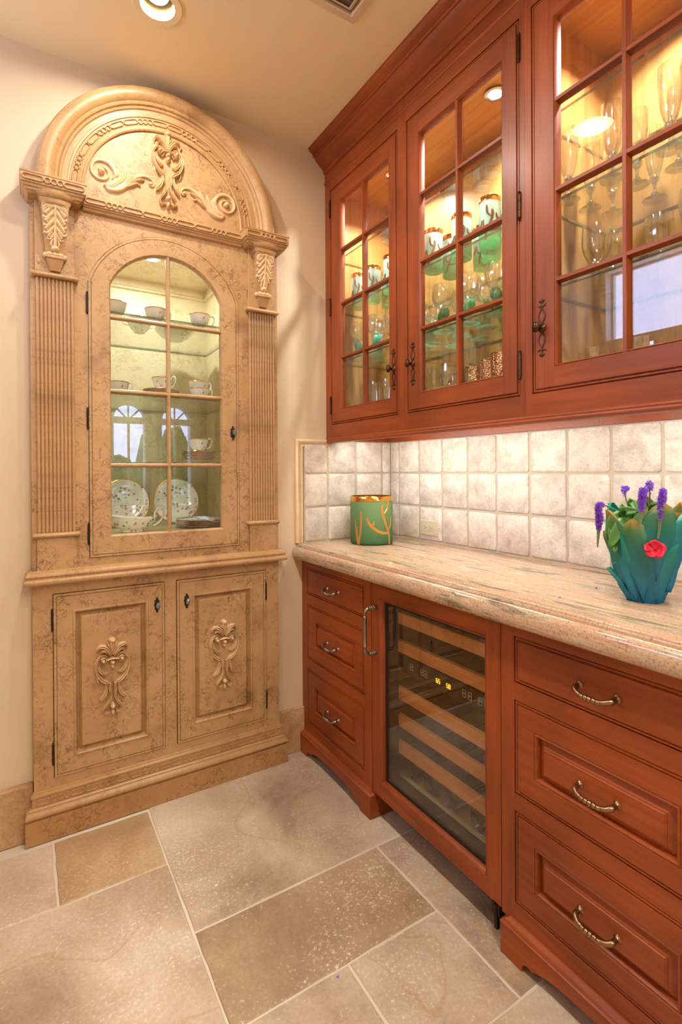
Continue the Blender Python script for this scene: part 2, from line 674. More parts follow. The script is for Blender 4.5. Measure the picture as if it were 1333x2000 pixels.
pane_glass = thin_glass('pane_glass', (0.97, 0.98, 0.97, 1), 0.045, 0.9, 4.5)
smoked_glass = thin_glass('tinted_cooler_glass', (0.90, 0.85, 0.78, 1), 0.06, 0.9, 3.5)
shelf_glass = thin_glass('shelf_glass', (0.93, 0.97, 0.94, 1), 0.06, 0.9, 3.5)
shelf_edge = thin_glass('shelf_glass_edge', (0.18, 0.30, 0.27, 1), 0.2, 0.9, 2.0)
crystal = thin_glass('clear_crystal', (0.97, 0.985, 0.98, 1), 0.10, 0.95, 1.9, 0.07)
crystal_thick = thin_glass('thick_crystal', (0.80, 0.88, 0.90, 1), 0.30, 0.95, 1.4, 0.05)


def frosted(name, stops, transl=0.55, clear=0.15, rough=0.45, axis=2):
    """frosted coloured glass; colour runs up the piece (its own colouring)"""
    m, nt, b = new_mat(name)
    nt.nodes.remove(b)
    out = nt.nodes['Material Output']
    tc = nodes(nt, 'TexCoord')
    sp = nodes(nt, 'SeparateXYZ')
    nt.links.new(tc.outputs['Generated'], sp.inputs[0])
    c = ramp(nt, sp.outputs[axis], stops)
    df = nodes(nt, 'BsdfDiffuse')
    tl = nodes(nt, 'BsdfTranslucent')
    tr = nodes(nt, 'BsdfTransparent')
    gl = nodes(nt, 'BsdfGlossy')
    gl.inputs['Roughness'].default_value = rough
    for n in (df, tl, tr):
        nt.links.new(c, n.inputs['Color'])
    a = nodes(nt, 'MixShader')
    a.inputs[0].default_value = transl
    nt.links.new(df.outputs[0], a.inputs[1])
    nt.links.new(tl.outputs[0], a.inputs[2])
    d = nodes(nt, 'MixShader')
    d.inputs[0].default_value = clear
    nt.links.new(a.outputs[0], d.inputs[1])
    nt.links.new(tr.outputs[0], d.inputs[2])
    e = nodes(nt, 'MixShader')
    e.inputs[0].default_value = 0.06
    nt.links.new(d.outputs[0], e.inputs[1])
    nt.links.new(gl.outputs[0], e.inputs[2])
    nt.links.new(e.outputs[0], out.inputs['Surface'])
    return m


frost_tumbler = frosted('frosted_green_to_white_glass', [(0.0, srgb(120, 214, 160)), (0.25, srgb(176, 236, 204)), (0.5, srgb(232, 248, 242)), (1.0, srgb(242, 250, 248))], 0.6, 0.28)
teal_stem = frosted('teal_cast_glass', [(0.0, srgb(150, 232, 222)), (0.5, srgb(92, 214, 206)), (1.0, srgb(160, 238, 224))], 0.6, 0.25, 0.2)
green_stem = frosted('green_cast_glass', [(0.0, srgb(170, 230, 200)), (0.5, srgb(104, 190, 130)), (1.0, srgb(170, 226, 190))], 0.6, 0.3, 0.2)
foot_glass = frosted('pale_green_glass_foot', [(0.0, srgb(176, 244, 230)), (1.0, srgb(176, 244, 230))], 0.5, 0.35, 0.15)  # pale turquoise, brightened in the colour to look backlit
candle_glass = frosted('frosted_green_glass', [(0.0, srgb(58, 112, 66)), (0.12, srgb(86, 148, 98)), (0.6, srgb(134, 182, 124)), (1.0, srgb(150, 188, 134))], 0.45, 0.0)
vase_body = frosted('teal_pate_de_verre', [(0.0, srgb(0, 140, 190)), (0.35, srgb(0, 146, 168)), (0.65, srgb(14, 150, 138)), (0.86, srgb(90, 150, 96)), (1.0, srgb(204, 160, 66))], 0.45, 0.03, 0.3)
vase_leaf = frosted('green_blue_pate_de_verre', [(0.0, srgb(0, 146, 206)), (0.5, srgb(0, 156, 176)), (1.0, srgb(24, 166, 144))], 0.45, 0.02, 0.3)

gold = plain('polished_gold', srgb(232, 176, 84), 0.14, 1.0)
gold_decal = plain('gold_line_decal', srgb(222, 164, 80), 0.3, 0.7)
brown_decal = plain('bronze_line_decal', srgb(132, 92, 60), 0.45, 0.6)
aged_brass = plain('aged_brass', srgb(150, 122, 92), 0.28, 1.0)
pewter = plain('antique_pewter', srgb(146, 136, 126), 0.3, 1.0)
knob_glaze = plain('blue_grey_glaze', srgb(118, 124, 138), 0.15, 0.3, 0.5)
bronze = plain('dark_bronze', srgb(84, 62, 46), 0.36, 1.0)
iron = plain('black_iron', srgb(58, 46, 40), 0.5, 0.8)
chrome = plain('satin_chrome', srgb(200, 204, 206), 0.22, 1.0)
black_matte = plain('black_gasket', srgb(16, 14, 13), 0.5)
cooler_dark = plain('cooler_liner', srgb(92, 74, 58), 0.6)
cooler_base = plain('cooler_floor', srgb(196, 190, 164), 0.5)
bottle_glass = plain('dark_bottle_glass', srgb(22, 20, 14), 0.12, 0.0, 0.3)
led_yellow = plain('yellow_digit', srgb(250, 210, 40), 0.5, 0, 0, 1.2)
led_white = plain('key_outline', srgb(170, 164, 154), 0.5, 0, 0, 0.25)
outlet_plastic = plain('ivory_plastic', srgb(212, 202, 172), 0.4)
outlet_dark = plain('outlet_slot', srgb(40, 34, 28), 0.6)
lens_emit = plain('lit_lens', (1, 1, 1, 1), 0.5, 0, 0, 12.0, (1.0, 0.93, 0.84, 1))
lens_soft = plain('lit_frosted_lens', (1, 1, 1, 1), 0.5, 0, 0, 5.0, (1.0, 0.90, 0.74, 1))
vent_paint = plain('cream_vent_enamel', srgb(220, 204, 176), 0.45)
vent_dark = plain('vent_shadow_box', srgb(128, 112, 88), 0.9)
petal_red = plain('red_glass_petal', srgb(200, 26, 56), 0.3, 0, 0.2)
petal_purple = plain('purple_petal', srgb(146, 92, 210), 0.6)
bud_green = plain('green_flower_bud', srgb(122, 138, 92), 0.6)
stem_green = plain('green_stem', srgb(88, 112, 56), 0.6)
leaf_green = plain('glossy_green_leaf', srgb(64, 116, 40), 0.35, 0, 0.2)


def porcelain(name, amount):
    m, nt, b = new_mat(name)
    v = coords(nt)
    vo = nodes(nt, 'TexVoronoi', Scale=62.0)
    nt.links.new(v, vo.inputs['Vector'])
    n = nodes(nt, 'TexNoise', Scale=24.0, Detail=1.0)
    nt.links.new(v, n.inputs['Vector'])
    spots = ramp(nt, vo.outputs['Distance'], [(0.30, (1, 1, 1, 1)), (0.42, (0, 0, 0, 1))])
    msk = ramp(nt, n.outputs['Fac'], [(amount, (0, 0, 0, 1)), (amount + 0.05, (0.85, 0.85, 0.85, 1))])
    hue = ramp(nt, vo.outputs['Color'], [(0.0, srgb(70, 110, 60)), (0.35, srgb(70, 110, 60)), (0.4, srgb(206, 96, 116)), (0.62, srgb(206, 96, 116)), (0.66, srgb(112, 60, 130)), (0.86, srgb(214, 178, 60))])
    f = mix(nt, 1.0, spots, msk, 'MULTIPLY')
    nt.links.new(mix(nt, f, srgb(244, 242, 236), hue), b.inputs['Base Color'])
    b.inputs['Roughness'].default_value = 0.12
    b.inputs['Coat Weight'].default_value = 0.4
    return m


china = porcelain('floral_porcelain', 0.46)
china_plain = plain('white_porcelain', srgb(244, 242, 236), 0.12, 0, 0.4)


def hammered():
    m, nt, b = new_mat('hammered_rose_gold')
    b.inputs['Base Color'].default_value = srgb(214, 164, 120)
    b.inputs['Metallic'].default_value = 1.0
    b.inputs['Roughness'].default_value = 0.18
    vo = nodes(nt, 'TexVoronoi', Scale=150.0)
    nt.links.new(coords(nt), vo.inputs['Vector'])
    bump(nt, b, vo.outputs['Distance'], 0.8, 0.003)
    return m


hammered_gold = hammered()

for m_ in (lens_emit, lens_soft, led_yellow, led_white):
    m_.cycles.emission_sampling = 'NONE'
hedge_green = stone('garden_foliage', srgb(26, 46, 18), srgb(62, 92, 40), srgb(120, 146, 84), 6.0, 0.0, 0.8, 0.1, 0.6)

# ------------------------------------------------------------------ the room
WY, WX, CZ = 2.085, 1.588, 2.735        # back wall, right wall, ceiling
XL, YR, XR2, YRET = -0.90, -2.6, 3.0, -0.9


def struct(o):
    return tag(o, kind='structure')


# floor: grout bed with separate stone slabs
floor = struct(MB().box(XL - 0.1, XR2 + 0.1, YR - 0.1, WY + 0.05, -0.06, -0.003).build('floor', grout_floor, angle=0))
slabs = [(-0.53, 0.08, 1.703, 2.008), (0.08, 0.39, 1.703, 2.008), (0.39, 1.30, 1.41, 2.085), (-0.22, 0.39, 1.10, 1.703),
         (0.39, 1.003, 1.112, 1.41), (0.70, 1.003, 0.82, 1.112), (0.39, 0.70, 0.50, 1.112), (1.003, 1.588, 0.82, 1.41),
         (0.70, 1.588, 0.21, 0.82), (-0.22, 0.39, 0.50, 1.10), (-0.90, -0.22, 1.10, 1.703), (-0.90, -0.22, 0.50, 1.10),
         (0.39, 0.70, 0.21, 0.50), (-0.22, 0.39, 0.21, 0.50), (-0.90, -0.22, 0.21, 0.50), (-0.90, -0.53, 1.703, 2.085)]
y = 0.21
while y > YR:
    x = XL
    while x < XR2:
        slabs.append((x, min(x + 0.61, XR2), max(y - 0.61, YR), y))
        x += 0.61
    y -= 0.61
for (x0, x1, y0, y1) in slabs:
    g = 0.0035
    mb = MB()
    outline = []
    cs = [(x0 + g, y0 + g), (x1 - g, y0 + g), (x1 - g, y1 - g), (x0 + g, y1 - g)]
    for k in range(4):
        p, q = cs[k], cs[(k + 1) % 4]
        n = 8
        for i in range(n):
            t = i / n
            j = 0.0 if i == 0 else random.uniform(-0.0016, 0.0016)
            ax, ay = p[0] + (q[0] - p[0]) * t, p[1] + (q[1] - p[1]) * t
            outline.append((ax + (j if abs(q[1] - p[1]) > abs(q[0] - p[0]) else 0), ay + (j if abs(q[0] - p[0]) > abs(q[1] - p[1]) else 0)))
    mb.sweep(outline, [(0.0, -0.03), (0.0, -0.0022), (0.0022, 0.0)], closed=True, axes='abd')
    n = len(outline)
    top = len(mb.v)
    cx, cy = (x0 + x1) / 2, (y0 + y1) / 2
    mb.plate([(a + (0.0022 if a < cx else -0.0022), b + (0.0022 if b < cy else -0.0022)) for a, b in outline], (), -0.004, 0.0)
    mt_ = {(0.08, 1.703): floor_gold, (0.39, 1.112): floor_brown}.get((x0, y0), floor_stone)
    mb.build('floor_slab', mt_, floor, angle=25)

# ceiling with round openings for the recessed lamps
CANS = [(0.374, 1.693, 0.052), (0.335, 1.33, 0.088), (0.36, 0.25, 0.052), (0.30, -0.75, 0.052), (0.30, -1.75, 0.052), (1.9, -1.75, 0.052)]
ceiling = MB().plate(rect(XL - 0.1, XR2 + 0.1, YR - 0.1, WY + 0.12), [arc(x, y, r, 0, 2 * PI * 27 / 28, 27) for x, y, r in CANS], CZ, CZ + 0.02).build('ceiling', ceiling_paint, angle=0)
struct(ceiling)
WBACK = lambda a, b, d: (a, WY - d, b)
W1 = (-2.045, -0.85, 2.09, 2.61)      # a = -y on the left wall
back = MB(WBACK).plate(rect(XL - 0.1, WX + 0.1, 0, CZ), [rect(0.150, 0.818, 1.0, 2.2)], 0.0, -0.12).build('wall_back', wall_paint, angle=0)
struct(back)
right = MB().box(WX, WX + 0.1, YRET, WY + 0.1, 0, CZ).build('wall_right', wall_paint, angle=0)
struct(right)
struct(MB().box(WX, XR2 + 0.1, YRET - 0.1, YRET, 0, CZ).build('wall_return', wall_paint, angle=0))
struct(MB().box(XR2, XR2 + 0.1, YR, YRET - 0.1, 0, CZ).build('wall_far_right', wall_paint, angle=0))
WLEFT = lambda a, b, d: (XL + d, a, b)
struct(MB(WLEFT).plate(rect(YR, WY, 0, CZ), [rect(-W1[1], -W1[0], W1[2], W1[3])], 0.0, -0.12).build('wall_left', wall_paint, angle=0))


def arch_win(x0, x1, z0, z1):
    c, r = (x0 + x1) / 2, (x1 - x0) / 2
    return [(x0, z0), (x1, z0)] + arc(c, z1 - r, r, 0, PI, 16)


WREAR = lambda a, b, d: (a, YR + d, b)
RW = [(0.90, 1.33, 0.80, 2.12), (1.46, 1.89, 0.80, 2.12)]
struct(MB(WREAR).plate(rect(XL - 0.1, XR2 + 0.1, 0, CZ), [arch_win(*w) for w in RW], 0.0, -0.14).build('wall_rear', wall_paint, angle=0))

# windows
Y0_, Y1_ = -W1[1], -W1[0]
w = MB(WLEFT).sweep(rect(Y0_, Y1_, W1[2], W1[3]), [(-0.06, 0.0), (-0.06, 0.016), (0.0, 0.016), (0.03, 0.0), (0.03, -0.12), (0.0, -0.12)], closed=True).build('window_1', white_paint, angle=0)
struct(w)
for k in range(2):
    a0, a1 = Y0_ + 0.03 + (Y1_ - Y0_ - 0.06) * k / 2, Y0_ + 0.03 + (Y1_ - Y0_ - 0.06) * (k + 1) / 2
    MB(WLEFT).box(a0 + 0.004, a1 - 0.004, W1[2] + 0.03, W1[3] - 0.03, -0.083, -0.080).build('window_pane', pane_glass, w, angle=0)
    MB(WLEFT).sweep(rect(a0, a1, W1[2] + 0.03, W1[3] - 0.03), [(0.0, -0.07), (0.010, -0.07), (0.010, -0.094), (0.0, -0.094)], closed=True).build('muntin', white_paint, w, angle=0)
for i, (x0, x1, z0, z1) in enumerate(RW):
    c, r = (x0 + x1) / 2, (x1 - x0) / 2
    zs = z1 - r
    mb = MB(WREAR)
    loop = arch_win(x0, x1, z0, z1)
    mb.sweep(loop, [(0.0, 0.02), (0.035, 0.02), (0.035, -0.13), (0.0, -0.13)], closed=True)
    wo = mb.build('window_%d' % (i + 2), white_paint, angle=0)
    struct(wo)
    mt = MB(WREAR)
    mt.box(x0 + 0.03, x1 - 0.03, zs - 0.05, zs + 0.03, -0.09, -0.05)
    mt.box(c - 0.013, c + 0.013, z0, zs - 0.04, -0.085, -0.055)
    mt.box(x0 + 0.03, x1 - 0.03, 1.34, 1.38, -0.085, -0.055)
    for t in (0.25, 0.5, 0.75):
        p = (c + (r - 0.03) * math.cos(PI * t), zs + (r - 0.03) * math.sin(PI * t))
        mt.stroke([(c, zs, 0.022), (p[0], p[1], 0.022)], 0.012, -0.08, smooth=False)
    mt.build('muntin', white_paint, wo, angle=0)
    MB(WREAR).plate(arch_win(x0 + 0.01, x1 - 0.01, z0 + 0.01, z1 - 0.01), (), -0.075, -0.072).build('window_pane', pane_glass, wo, angle=0)

# travertine baseboards
bl = struct(MB(WBACK).plate([(XL, 0), (0.024, 0), (0.024, 0.19), (XL, 0.19)], (), 0.0, 0.030).build('baseboard_left', base_stone, angle=0, bevel=0.004))
br = struct(MB(WBACK).plate([(0.944, 0), (1.20, 0), (1.20, 0.196), (0.944, 0.196)], (), 0.0, 0.014).build('baseboard_right', base_stone, angle=0, bevel=0.003))

# backsplash: grout bed, tumbled tiles one by one, pencil trim
ZC = 0.935
MB().box(WX - 0.0112, WX, 0.385, WY, ZC - 0.02, 1.402).build('grout_bed', grout_light, right, angle=0)
MB().box(1.083, WX, WY - 0.0112, WY, ZC - 0.02, 1.402).build('grout_bed', grout_light, back, angle=0)


def tumbled(w, h, seed, t=0.012):
    """a tile lying in the a-b plane, rounded worn edges, face at d = t"""
    rnd = random.Random(seed)
    mb = MB()
    n, cr = 7, 0.009
    pts = []
    for k in range(4):
        sx, sy = [(-1, -1), (1, -1), (1, 1), (-1, 1)][k]
        cx, cy = sx * (w / 2 - cr), sy * (h / 2 - cr)
        a0 = [PI, 1.5 * PI, 0, 0.5 * PI][k]
        for i in range(4):
            a = a0 + PI / 2 * i / 3
            r = cr * rnd.uniform(0.75, 1.1)
            pts.append((cx + r * math.cos(a), cy + r * math.sin(a)))
        ex, ey = [(1, 0), (0, 1), (-1, 0), (0, -1)][k]
        L = (w if k % 2 == 0 else h) - 2 * cr
        for i in range(1, n):
            j = rnd.uniform(-0.0010, 0.0013)
            px, py = [(-w / 2 + cr, -h / 2), (w / 2, -h / 2 + cr), (w / 2 - cr, h / 2), (-w / 2, h / 2 - cr)][k]
            nx, ny = [(0, 1), (-1, 0), (0, -1), (1, 0)][k]
            pts.append((px + ex * L * i / n + nx * abs(j), py + ey * L * i / n + ny * abs(j)))
    m = len(pts)
    rings = [(0.0, 0.0), (0.0, t * 0.55), (0.0012, t * 0.86), (0.0042, t)]
    vs, fs = [], []
    for ins, z in rings:
        for (px, py) in pts:
            l = math.hypot(px, py)
            vs.append((px - px / (w / 2) * ins * 0.9, py - py / (h / 2) * ins * 0.9, z))
    for q in range(len(rings) - 1):
        for i in range(m):
            j = (i + 1) % m
            fs.append((q * m + i, q * m + j, (q + 1) * m + j, (q + 1) * m + i))
    fs.append(tuple((len(rings) - 1) * m + i for i in range(m)))
    mb.add(vs, fs)
    return mb.mesh('tile', tile_stone, 40)


FULL = [tumbled(0.1455, 0.1465, s) for s in range(6)]
cols_r = [2.0057, 1.8520, 1.6985, 1.5450, 1.3915, 1.2380, 1.0845, 0.9310, 0.7775, 0.6240, 0.4705]
rows = [(1.2475, 1.4000), (1.0945, 1.2475), (ZC + 0.002, 1.0945)]
RR = Matrix(((0, 0, -1), (-1, 0, 0), (0, 1, 0))).to_euler()      # a -> -y, b -> z, d -> -x
RB = Matrix(((1, 0, 0), (0, 0, -1), (0, 1, 0))).to_euler()       # a -> x, b -> z, d -> -y
edges_r = [WY - 0.010] + cols_r + [0.388]
k = 0
for r, (z0, z1) in enumerate(rows):
    for i in range(len(edges_r) - 1):
        y1, y0 = edges_r[i], edges_r[i + 1]
        wd, ht = (y1 - y0) - 0.0075, (z1 - z0) - 0.0065
        k += 1
        me = FULL[k % 6] if 0.135 < wd < 0.15 and ht > 0.14 else tumbled(wd, ht, k + 40)
        place(me, 'tile', (WX - 0.004, (y0 + y1) / 2, (z0 + z1) / 2), right, RR)
edges_b = [1.084, 1.207, 1.365, 1.520, WX - 0.012]
rows_b = [(1.2475, 1.384), rows[1], rows[2]]
for r, (z0, z1) in enumerate(rows_b):
    for i in range(4):
        x0, x1 = edges_b[i], edges_b[i + 1]
        zz1 = 1.40 if (r == 0 and i > 0) else z1
        k += 1
        place(tumbled(x1 - x0 - 0.0075, zz1 - z0 - 0.0065, k + 40), 'tile', ((x0 + x1) / 2, WY - 0.004, (z0 + zz1) / 2), back, RB)
tr = MB(WBACK)
pencil = [(0.0, 0.0), (0.0, 0.008), (0.004, 0.014), (0.012, 0.017), (0.020, 0.014), (0.023, 0.009), (0.026, 0.009), (0.029, 0.015), (0.035, 0.016), (0.040, 0.010), (0.040, 0.0)]
tr.sweep([(1.215, 1.406), (1.041, 1.406), (1.041, ZC + 0.001)], pencil)
struct(tr.build('trim_1', trim_stone, angle=40))

# electrical outlet on the right wall, a second one behind the vase
def outlet(name, y, z, label):
    t = thing(name, label, 'outlet', (WX - 0.0165, y, z))
    M_ = lambda a, b, d: (WX - 0.0163 - d, y - a, z + b)
    MB(M_).sweep(rect(-0.058, 0.058, -0.034, 0.034), [(0, 0), (0.0, 0.003), (0.003, 0.006), (0.058, 0.006)][:3], closed=True).plate(rect(-0.055, 0.055, -0.031, 0.031), (), 0.001, 0.006).build('cover_plate', outlet_plastic, t)
    MB(M_).plate(rect(-0.034, 0.034, -0.017, 0.017), (), 0.006, 0.0085).build('receptacle', outlet_plastic, t, bevel=0.001)
    for s in (-1, 1):
        mb = MB(M_)
        mb.box(s * 0.019 - 0.008, s * 0.019 - 0.004, 0.004, 0.0065, 0.008, 0.0092)
        mb.box(s * 0.019 - 0.008, s * 0.019 - 0.003, -0.0065, -0.004, 0.008, 0.0092)
        mb.box(s * 0.019 + 0.004, s * 0.019 + 0.008, -0.002, 0.002, 0.008, 0.0092)
        mb.build('slot', outlet_dark, t, angle=0)
        MB(M_).lathe([(0.0028, 0), (0.0028, 0.0015), (0, 0.002)], (s * 0.049, 0, 0.006), 'd', 10).build('screw', outlet_plastic, t)
    return t


outlet('electrical_outlet', 1.782, 0.999, 'ivory duplex outlet set in the tile beside the green candle holder')
outlet('electrical_outlet', 0.475, 1.005, 'ivory duplex outlet mostly hidden behind the teal vase')


# recessed ceiling lamps; those over and behind the camera are unseen, added as fill
def can_light(x, y, r, label, watts, soft=False):
    t = thing('recessed_ceiling_light', label, 'ceiling light', (x, y, CZ), group=None)
    MB().lathe([(r * 0.93, 0.055), (r * 0.97, 0.0), (r * 1.0, -0.004), (r * 1.42, -0.005), (r * 1.46, -0.001), (r * 1.46, 0.0)], (x, y, CZ), 'd', 32).build('trim_ring', ceiling_paint, t)
    MB().lathe([(r * 0.99, 0.001), (r * 0.98, 0.058), (0, 0.060)], (x, y, CZ), 'd', 28).build('housing', chrome, t)
    if soft:
        MB().lathe([(r * 0.93, 0.016), (r * 0.5, 0.008), (0, 0.006)], (x, y, CZ), 'd', 28).build('lens', lens_soft, t)
    else:
        MB().lathe([(r * 0.90, 0.050), (r * 0.78, 0.034), (r * 0.62, 0.026)], (x, y, CZ), 'd', 28).build('reflector', chrome, t)
        MB().lathe([(r * 0.64, 0.030), (r * 0.4, 0.022), (0, 0.020)], (x, y, CZ), 'd', 28).build('bulb', lens_emit, t)
    lamp_area('can_lamp', (x, y, CZ + 0.004), r * 1.1, watts, WARM)
    return t


# clipped hedge outside the rear windows
hedge = MB()
rndh = random.Random(3)
nx_, nz_ = 40, 14
hv = [(-1.0 + 5.0 * i / nx_, -5.0 + rndh.uniform(-0.18, 0.18) - 0.5 * (1 - j / nz_), -0.3 + (1.95 + 0.30 * math.sin(i * 0.55) + 0.25 * math.sin(i * 1.7)) * j / nz_ + rndh.uniform(-0.05, 0.05)) for i in range(nx_ + 1) for j in range(nz_ + 1)]
hv += [(x, y - 0.9, z) for x, y, z in hv]
m_ = (nx_ + 1) * (nz_ + 1)
hf = []
for i in range(nx_):
    for j in range(nz_):
        a = i * (nz_ + 1) + j
        hf += [(a, a + nz_ + 1, a + nz_ + 2, a + 1), (m_ + a, m_ + a + 1, m_ + a + nz_ + 2, m_ + a + nz_ + 1)]
    a = i * (nz_ + 1) + nz_
    hf.append((a, a + nz_ + 1, m_ + a + nz_ + 1, m_ + a))
ho = hedge.add(hv, hf).build('garden_hedge', hedge_green, loc=(1.5, -5.3, -0.3))
tag(ho, 'tall green garden hedge outside the arched windows, seen only mirrored in the hutch glass', 'hedge')
CAN_LABELS = ['recessed ceiling spotlight at the top edge above the arched hutch', 'frosted recessed downlight mirrored in the right cabinet door',
              'unseen recessed spotlight added as fill light almost overhead of the camera', 'unseen recessed spotlight added as fill light behind the camera', 'unseen recessed spotlight added as fill light at the rear of the passage',
              'unseen recessed spotlight added as fill light near the rear arched windows']
for i, (x, y, r) in enumerate(CANS):
    can_light(x, y, r, CAN_LABELS[i], CAN_W[i], soft=(i == 1))

# ceiling air vent
VX0, VX1, VY0, VY1 = 0.64, 0.94, 1.12, 1.425
vt = thing('ceiling_air_vent', 'cream louvred ceiling vent beside the crown of the red cabinets', 'vent', ((VX0 + VX1) / 2, (VY0 + VY1) / 2, CZ))
MB().sweep(rect(VX0, VX1, VY0, VY1), [(0.0, CZ), (0.002, CZ - 0.006), (0.026, CZ - 0.012), (0.030, CZ - 0.010), (0.030, CZ)], closed=True).build('frame', vent_paint, vt)
MB().box(VX0 + 0.028, VX1 - 0.028, VY0 + 0.028, VY1 - 0.028, CZ - 0.002, CZ).build('backing', vent_dark, vt, angle=0)
for k in range(4):
    i = 0.036 + 0.026 * k
    MB().sweep(rect(VX0 + i, VX1 - i, VY0 + i, VY1 - i), [(0.0, CZ - 0.003), (0.014, CZ - 0.014), (0.016, CZ - 0.013), (0.003, CZ - 0.002)], closed=True).build('louvre', vent_paint, vt, angle=0)

# ------------------------------------------------------------------ arched display hutch
HC = 0.484                                # its centre line
hutch = thing('arched_display_hutch', 'honey painted arched display hutch with fluted pilasters and carved scrolls, built into the wall', 'hutch', (HC, HY, 0))


def arch_loop(hw, zb, zs, r, zc, n=18):
    a0 = math.asin(min(1, (zs - zc) / r))
    return [(HC - hw, zb), (HC + hw, zb)] + arc(HC, zc, r, a0, PI - a0, n)


ZCA, RD, RG = 1.863, 0.295, 0.227
loop_open = lambda e: arch_loop(0.282 - e, 0.952 + e, ZCA + math.sqrt((RD - e) ** 2 - (0.282 - e) ** 2), RD - e, ZCA)
loop_glass = lambda e: arch_loop(0.212 - e, 1.025 + e, ZCA + math.sqrt((RG - e) ** 2 - (0.212 - e) ** 2), RG - e, ZCA)

ff = MB(HUTCH)
AC, AR = 2.265, 0.44
LD = [(0.0855, 0.4625, 0.1985, 0.8385), (0.5055, 0.8805, 0.1985, 0.8385)]
ff.plate([(0.026, 0.10), (0.942, 0.10), (0.942, 2.23), (0.026, 2.23)], [loop_open(0)] + [rect(*d) for d in LD], -0.038, 0.0)
ff.plate([(HC - 0.43, 2.20)] + [(HC + 0.43, 2.20)] + arc(HC, AC, 0.43, 0, PI, 36), (), -0.038, 0.0012)
ff.build('face_frame', hutch_paint, hutch, angle=0)

# interior box behind the glass
IX0, IX1, IY1, IZ0, IZ1 = 0.161, 0.807, 2.62, 1.02, 2.18
it = MB()
it.box(IX0 - 0.01, IX0, 2.06, IY1, IZ0, IZ1).box(IX1, IX1 + 0.01, 2.06, IY1, IZ0, IZ1)
it.box(IX0 - 0.01, IX1 + 0.01, IY1, IY1 + 0.01, IZ0 - 0.01, IZ1 + 0.01)
it.box(IX0 - 0.01, IX1 + 0.01, 2.055, IY1, IZ0 - 0.012, IZ0).box(IX0 - 0.01, IX1 + 0.01, 2.055, IY1, IZ1, IZ1 + 0.012)
it.build('cabinet_interior', hutch_in, hutch, angle=0)
MB().sweep([(IX0, 2.08), (IX0, IY1), (IX1, IY1), (IX1, 2.08)], [(-0.0, 2.125), (-0.012, 2.130), (-0.012, 2.138), (-0.004, 2.146), (-0.004, 2.18), (0, 2.18)]).build('interior_cornice', hutch_in, hutch)
for z in (1.860, 1.560, 1.297):
    sh = MB().box(IX0 + 0.002, IX1 - 0.002, 2.085, IY1 - 0.004, z - 0.009, z)
    sh.fm = [1 if i in (0, 1, 2, 3) else 0 for i in range(6)]
    sh.build('glass_shelf', [shelf_glass, shelf_edge], hutch, angle=0)
pk = MB().lathe([(0.026, 0.0), (0.034, -0.002), (0.036, -0.006), (0.026, -0.007), (0.024, -0.004)], (HC + 0.0, 2.32, IZ1), 'd', 24).build('puck_light', chrome, hutch)
MB().lathe([(0.025, -0.004), (0.0, -0.006)], (HC, 2.32, IZ1), 'd', 20).build('lens', lens_emit, pk)
lamp_area('hutch_lamp', (HC, 2.32, IZ1 - 0.008), 0.05, HUTCH_W, COOLWHITE)

# plinth
pl = MB(HUTCH)
for a0, a1 in ((-0.001, 0.971),):
    pl.box(a0, a1, 0.0, 0.080, -0.036, 0.024)
pl.build('plinth', hutch_low, hutch, angle=0, bevel=0.002)
PATH = [(0.026, -0.036), (0.026, 0.0), (0.942, 0.0), (0.942, -0.036)]
mo = MB(HUTCH)
e = [(0.0, 0.080), (-0.020, 0.080), (-0.021, 0.084), (-0.0265, 0.088), (-0.0275, 0.094), (-0.026, 0.101), (-0.019, 0.108), (-0.015, 0.110), (-0.016, 0.113), (-0.011, 0.118), (0, 0.118)]
mo.sweep(PATH, [(o, h) for o, h in e], axes='adb')
e2 = [(0, 0.118), (-0.006, 0.118), (-0.006, 0.148), (-0.009, 0.149), (-0.010, 0.154), (-0.008, 0.158), (-0.0045, 0.160), (-0.004, 0.165), (0, 0.167)]
mo.sweep(PATH, e2, axes='adb')
plm = mo.build('base_moulding', hutch_trim, hutch, angle=50)


def guilloche(mb, f, s0, s1, t, d, w=0.0045, h=0.004, flip=False, rr=None):
    """a run of three linked rings between long slotted bars; f(s, v) -> (a, b)"""
    rr = rr or t * 0.36
    L = s1 - s0
    c = (s0 + s1) / 2
    for k in (-1, 0, 1):
        cc = c + k * rr * 2.15
        ring = [f(cc + rr * math.cos(u), rr * math.sin(u)) + (w,) for u in [2 * PI * i / 12 for i in range(13)]]
        mb.stroke(ring, h, d, smooth=False, sec=4)
    e = rr * 3.4
    for sgn in (-1, 1):
        x0, x1 = c + sgn * e, c + sgn * L / 2 * 0.98
        if x0 > x1:
            x0, x1 = x1, x0
        r2 = rr * 0.95
        bar = []
        n = 6
        for i in range(n + 1):
            bar.append((x0 + r2 + (x1 - x0 - 2 * r2) * i / n, r2))
        bar += [(x1 - r2 + r2 * math.cos(u), r2 * math.sin(u)) for u in (PI / 4, 0, -PI / 4)]
        for i in range(n + 1):
            bar.append((x1 - r2 - (x1 - x0 - 2 * r2) * i / n, -r2))
        bar += [(x0 + r2 - r2 * math.cos(u), -r2 * math.sin(u)) for u in (PI / 4, 0, -PI / 4)]
        bar.append(bar[0])
        mb.stroke([f(p[0], p[1]) + (w,) for p in bar], h, d, smooth=False, sec=4)


gm = MB(HUTCH)
for k in range(6):
    guilloche(gm, lambda s, v: (s, 0.133 + v), 0.03 + 0.151 * k, 0.03 + 0.151 * (k + 1), 0.026, 0.006)
gm.build('guilloche_band', hutch_trim, hutch)

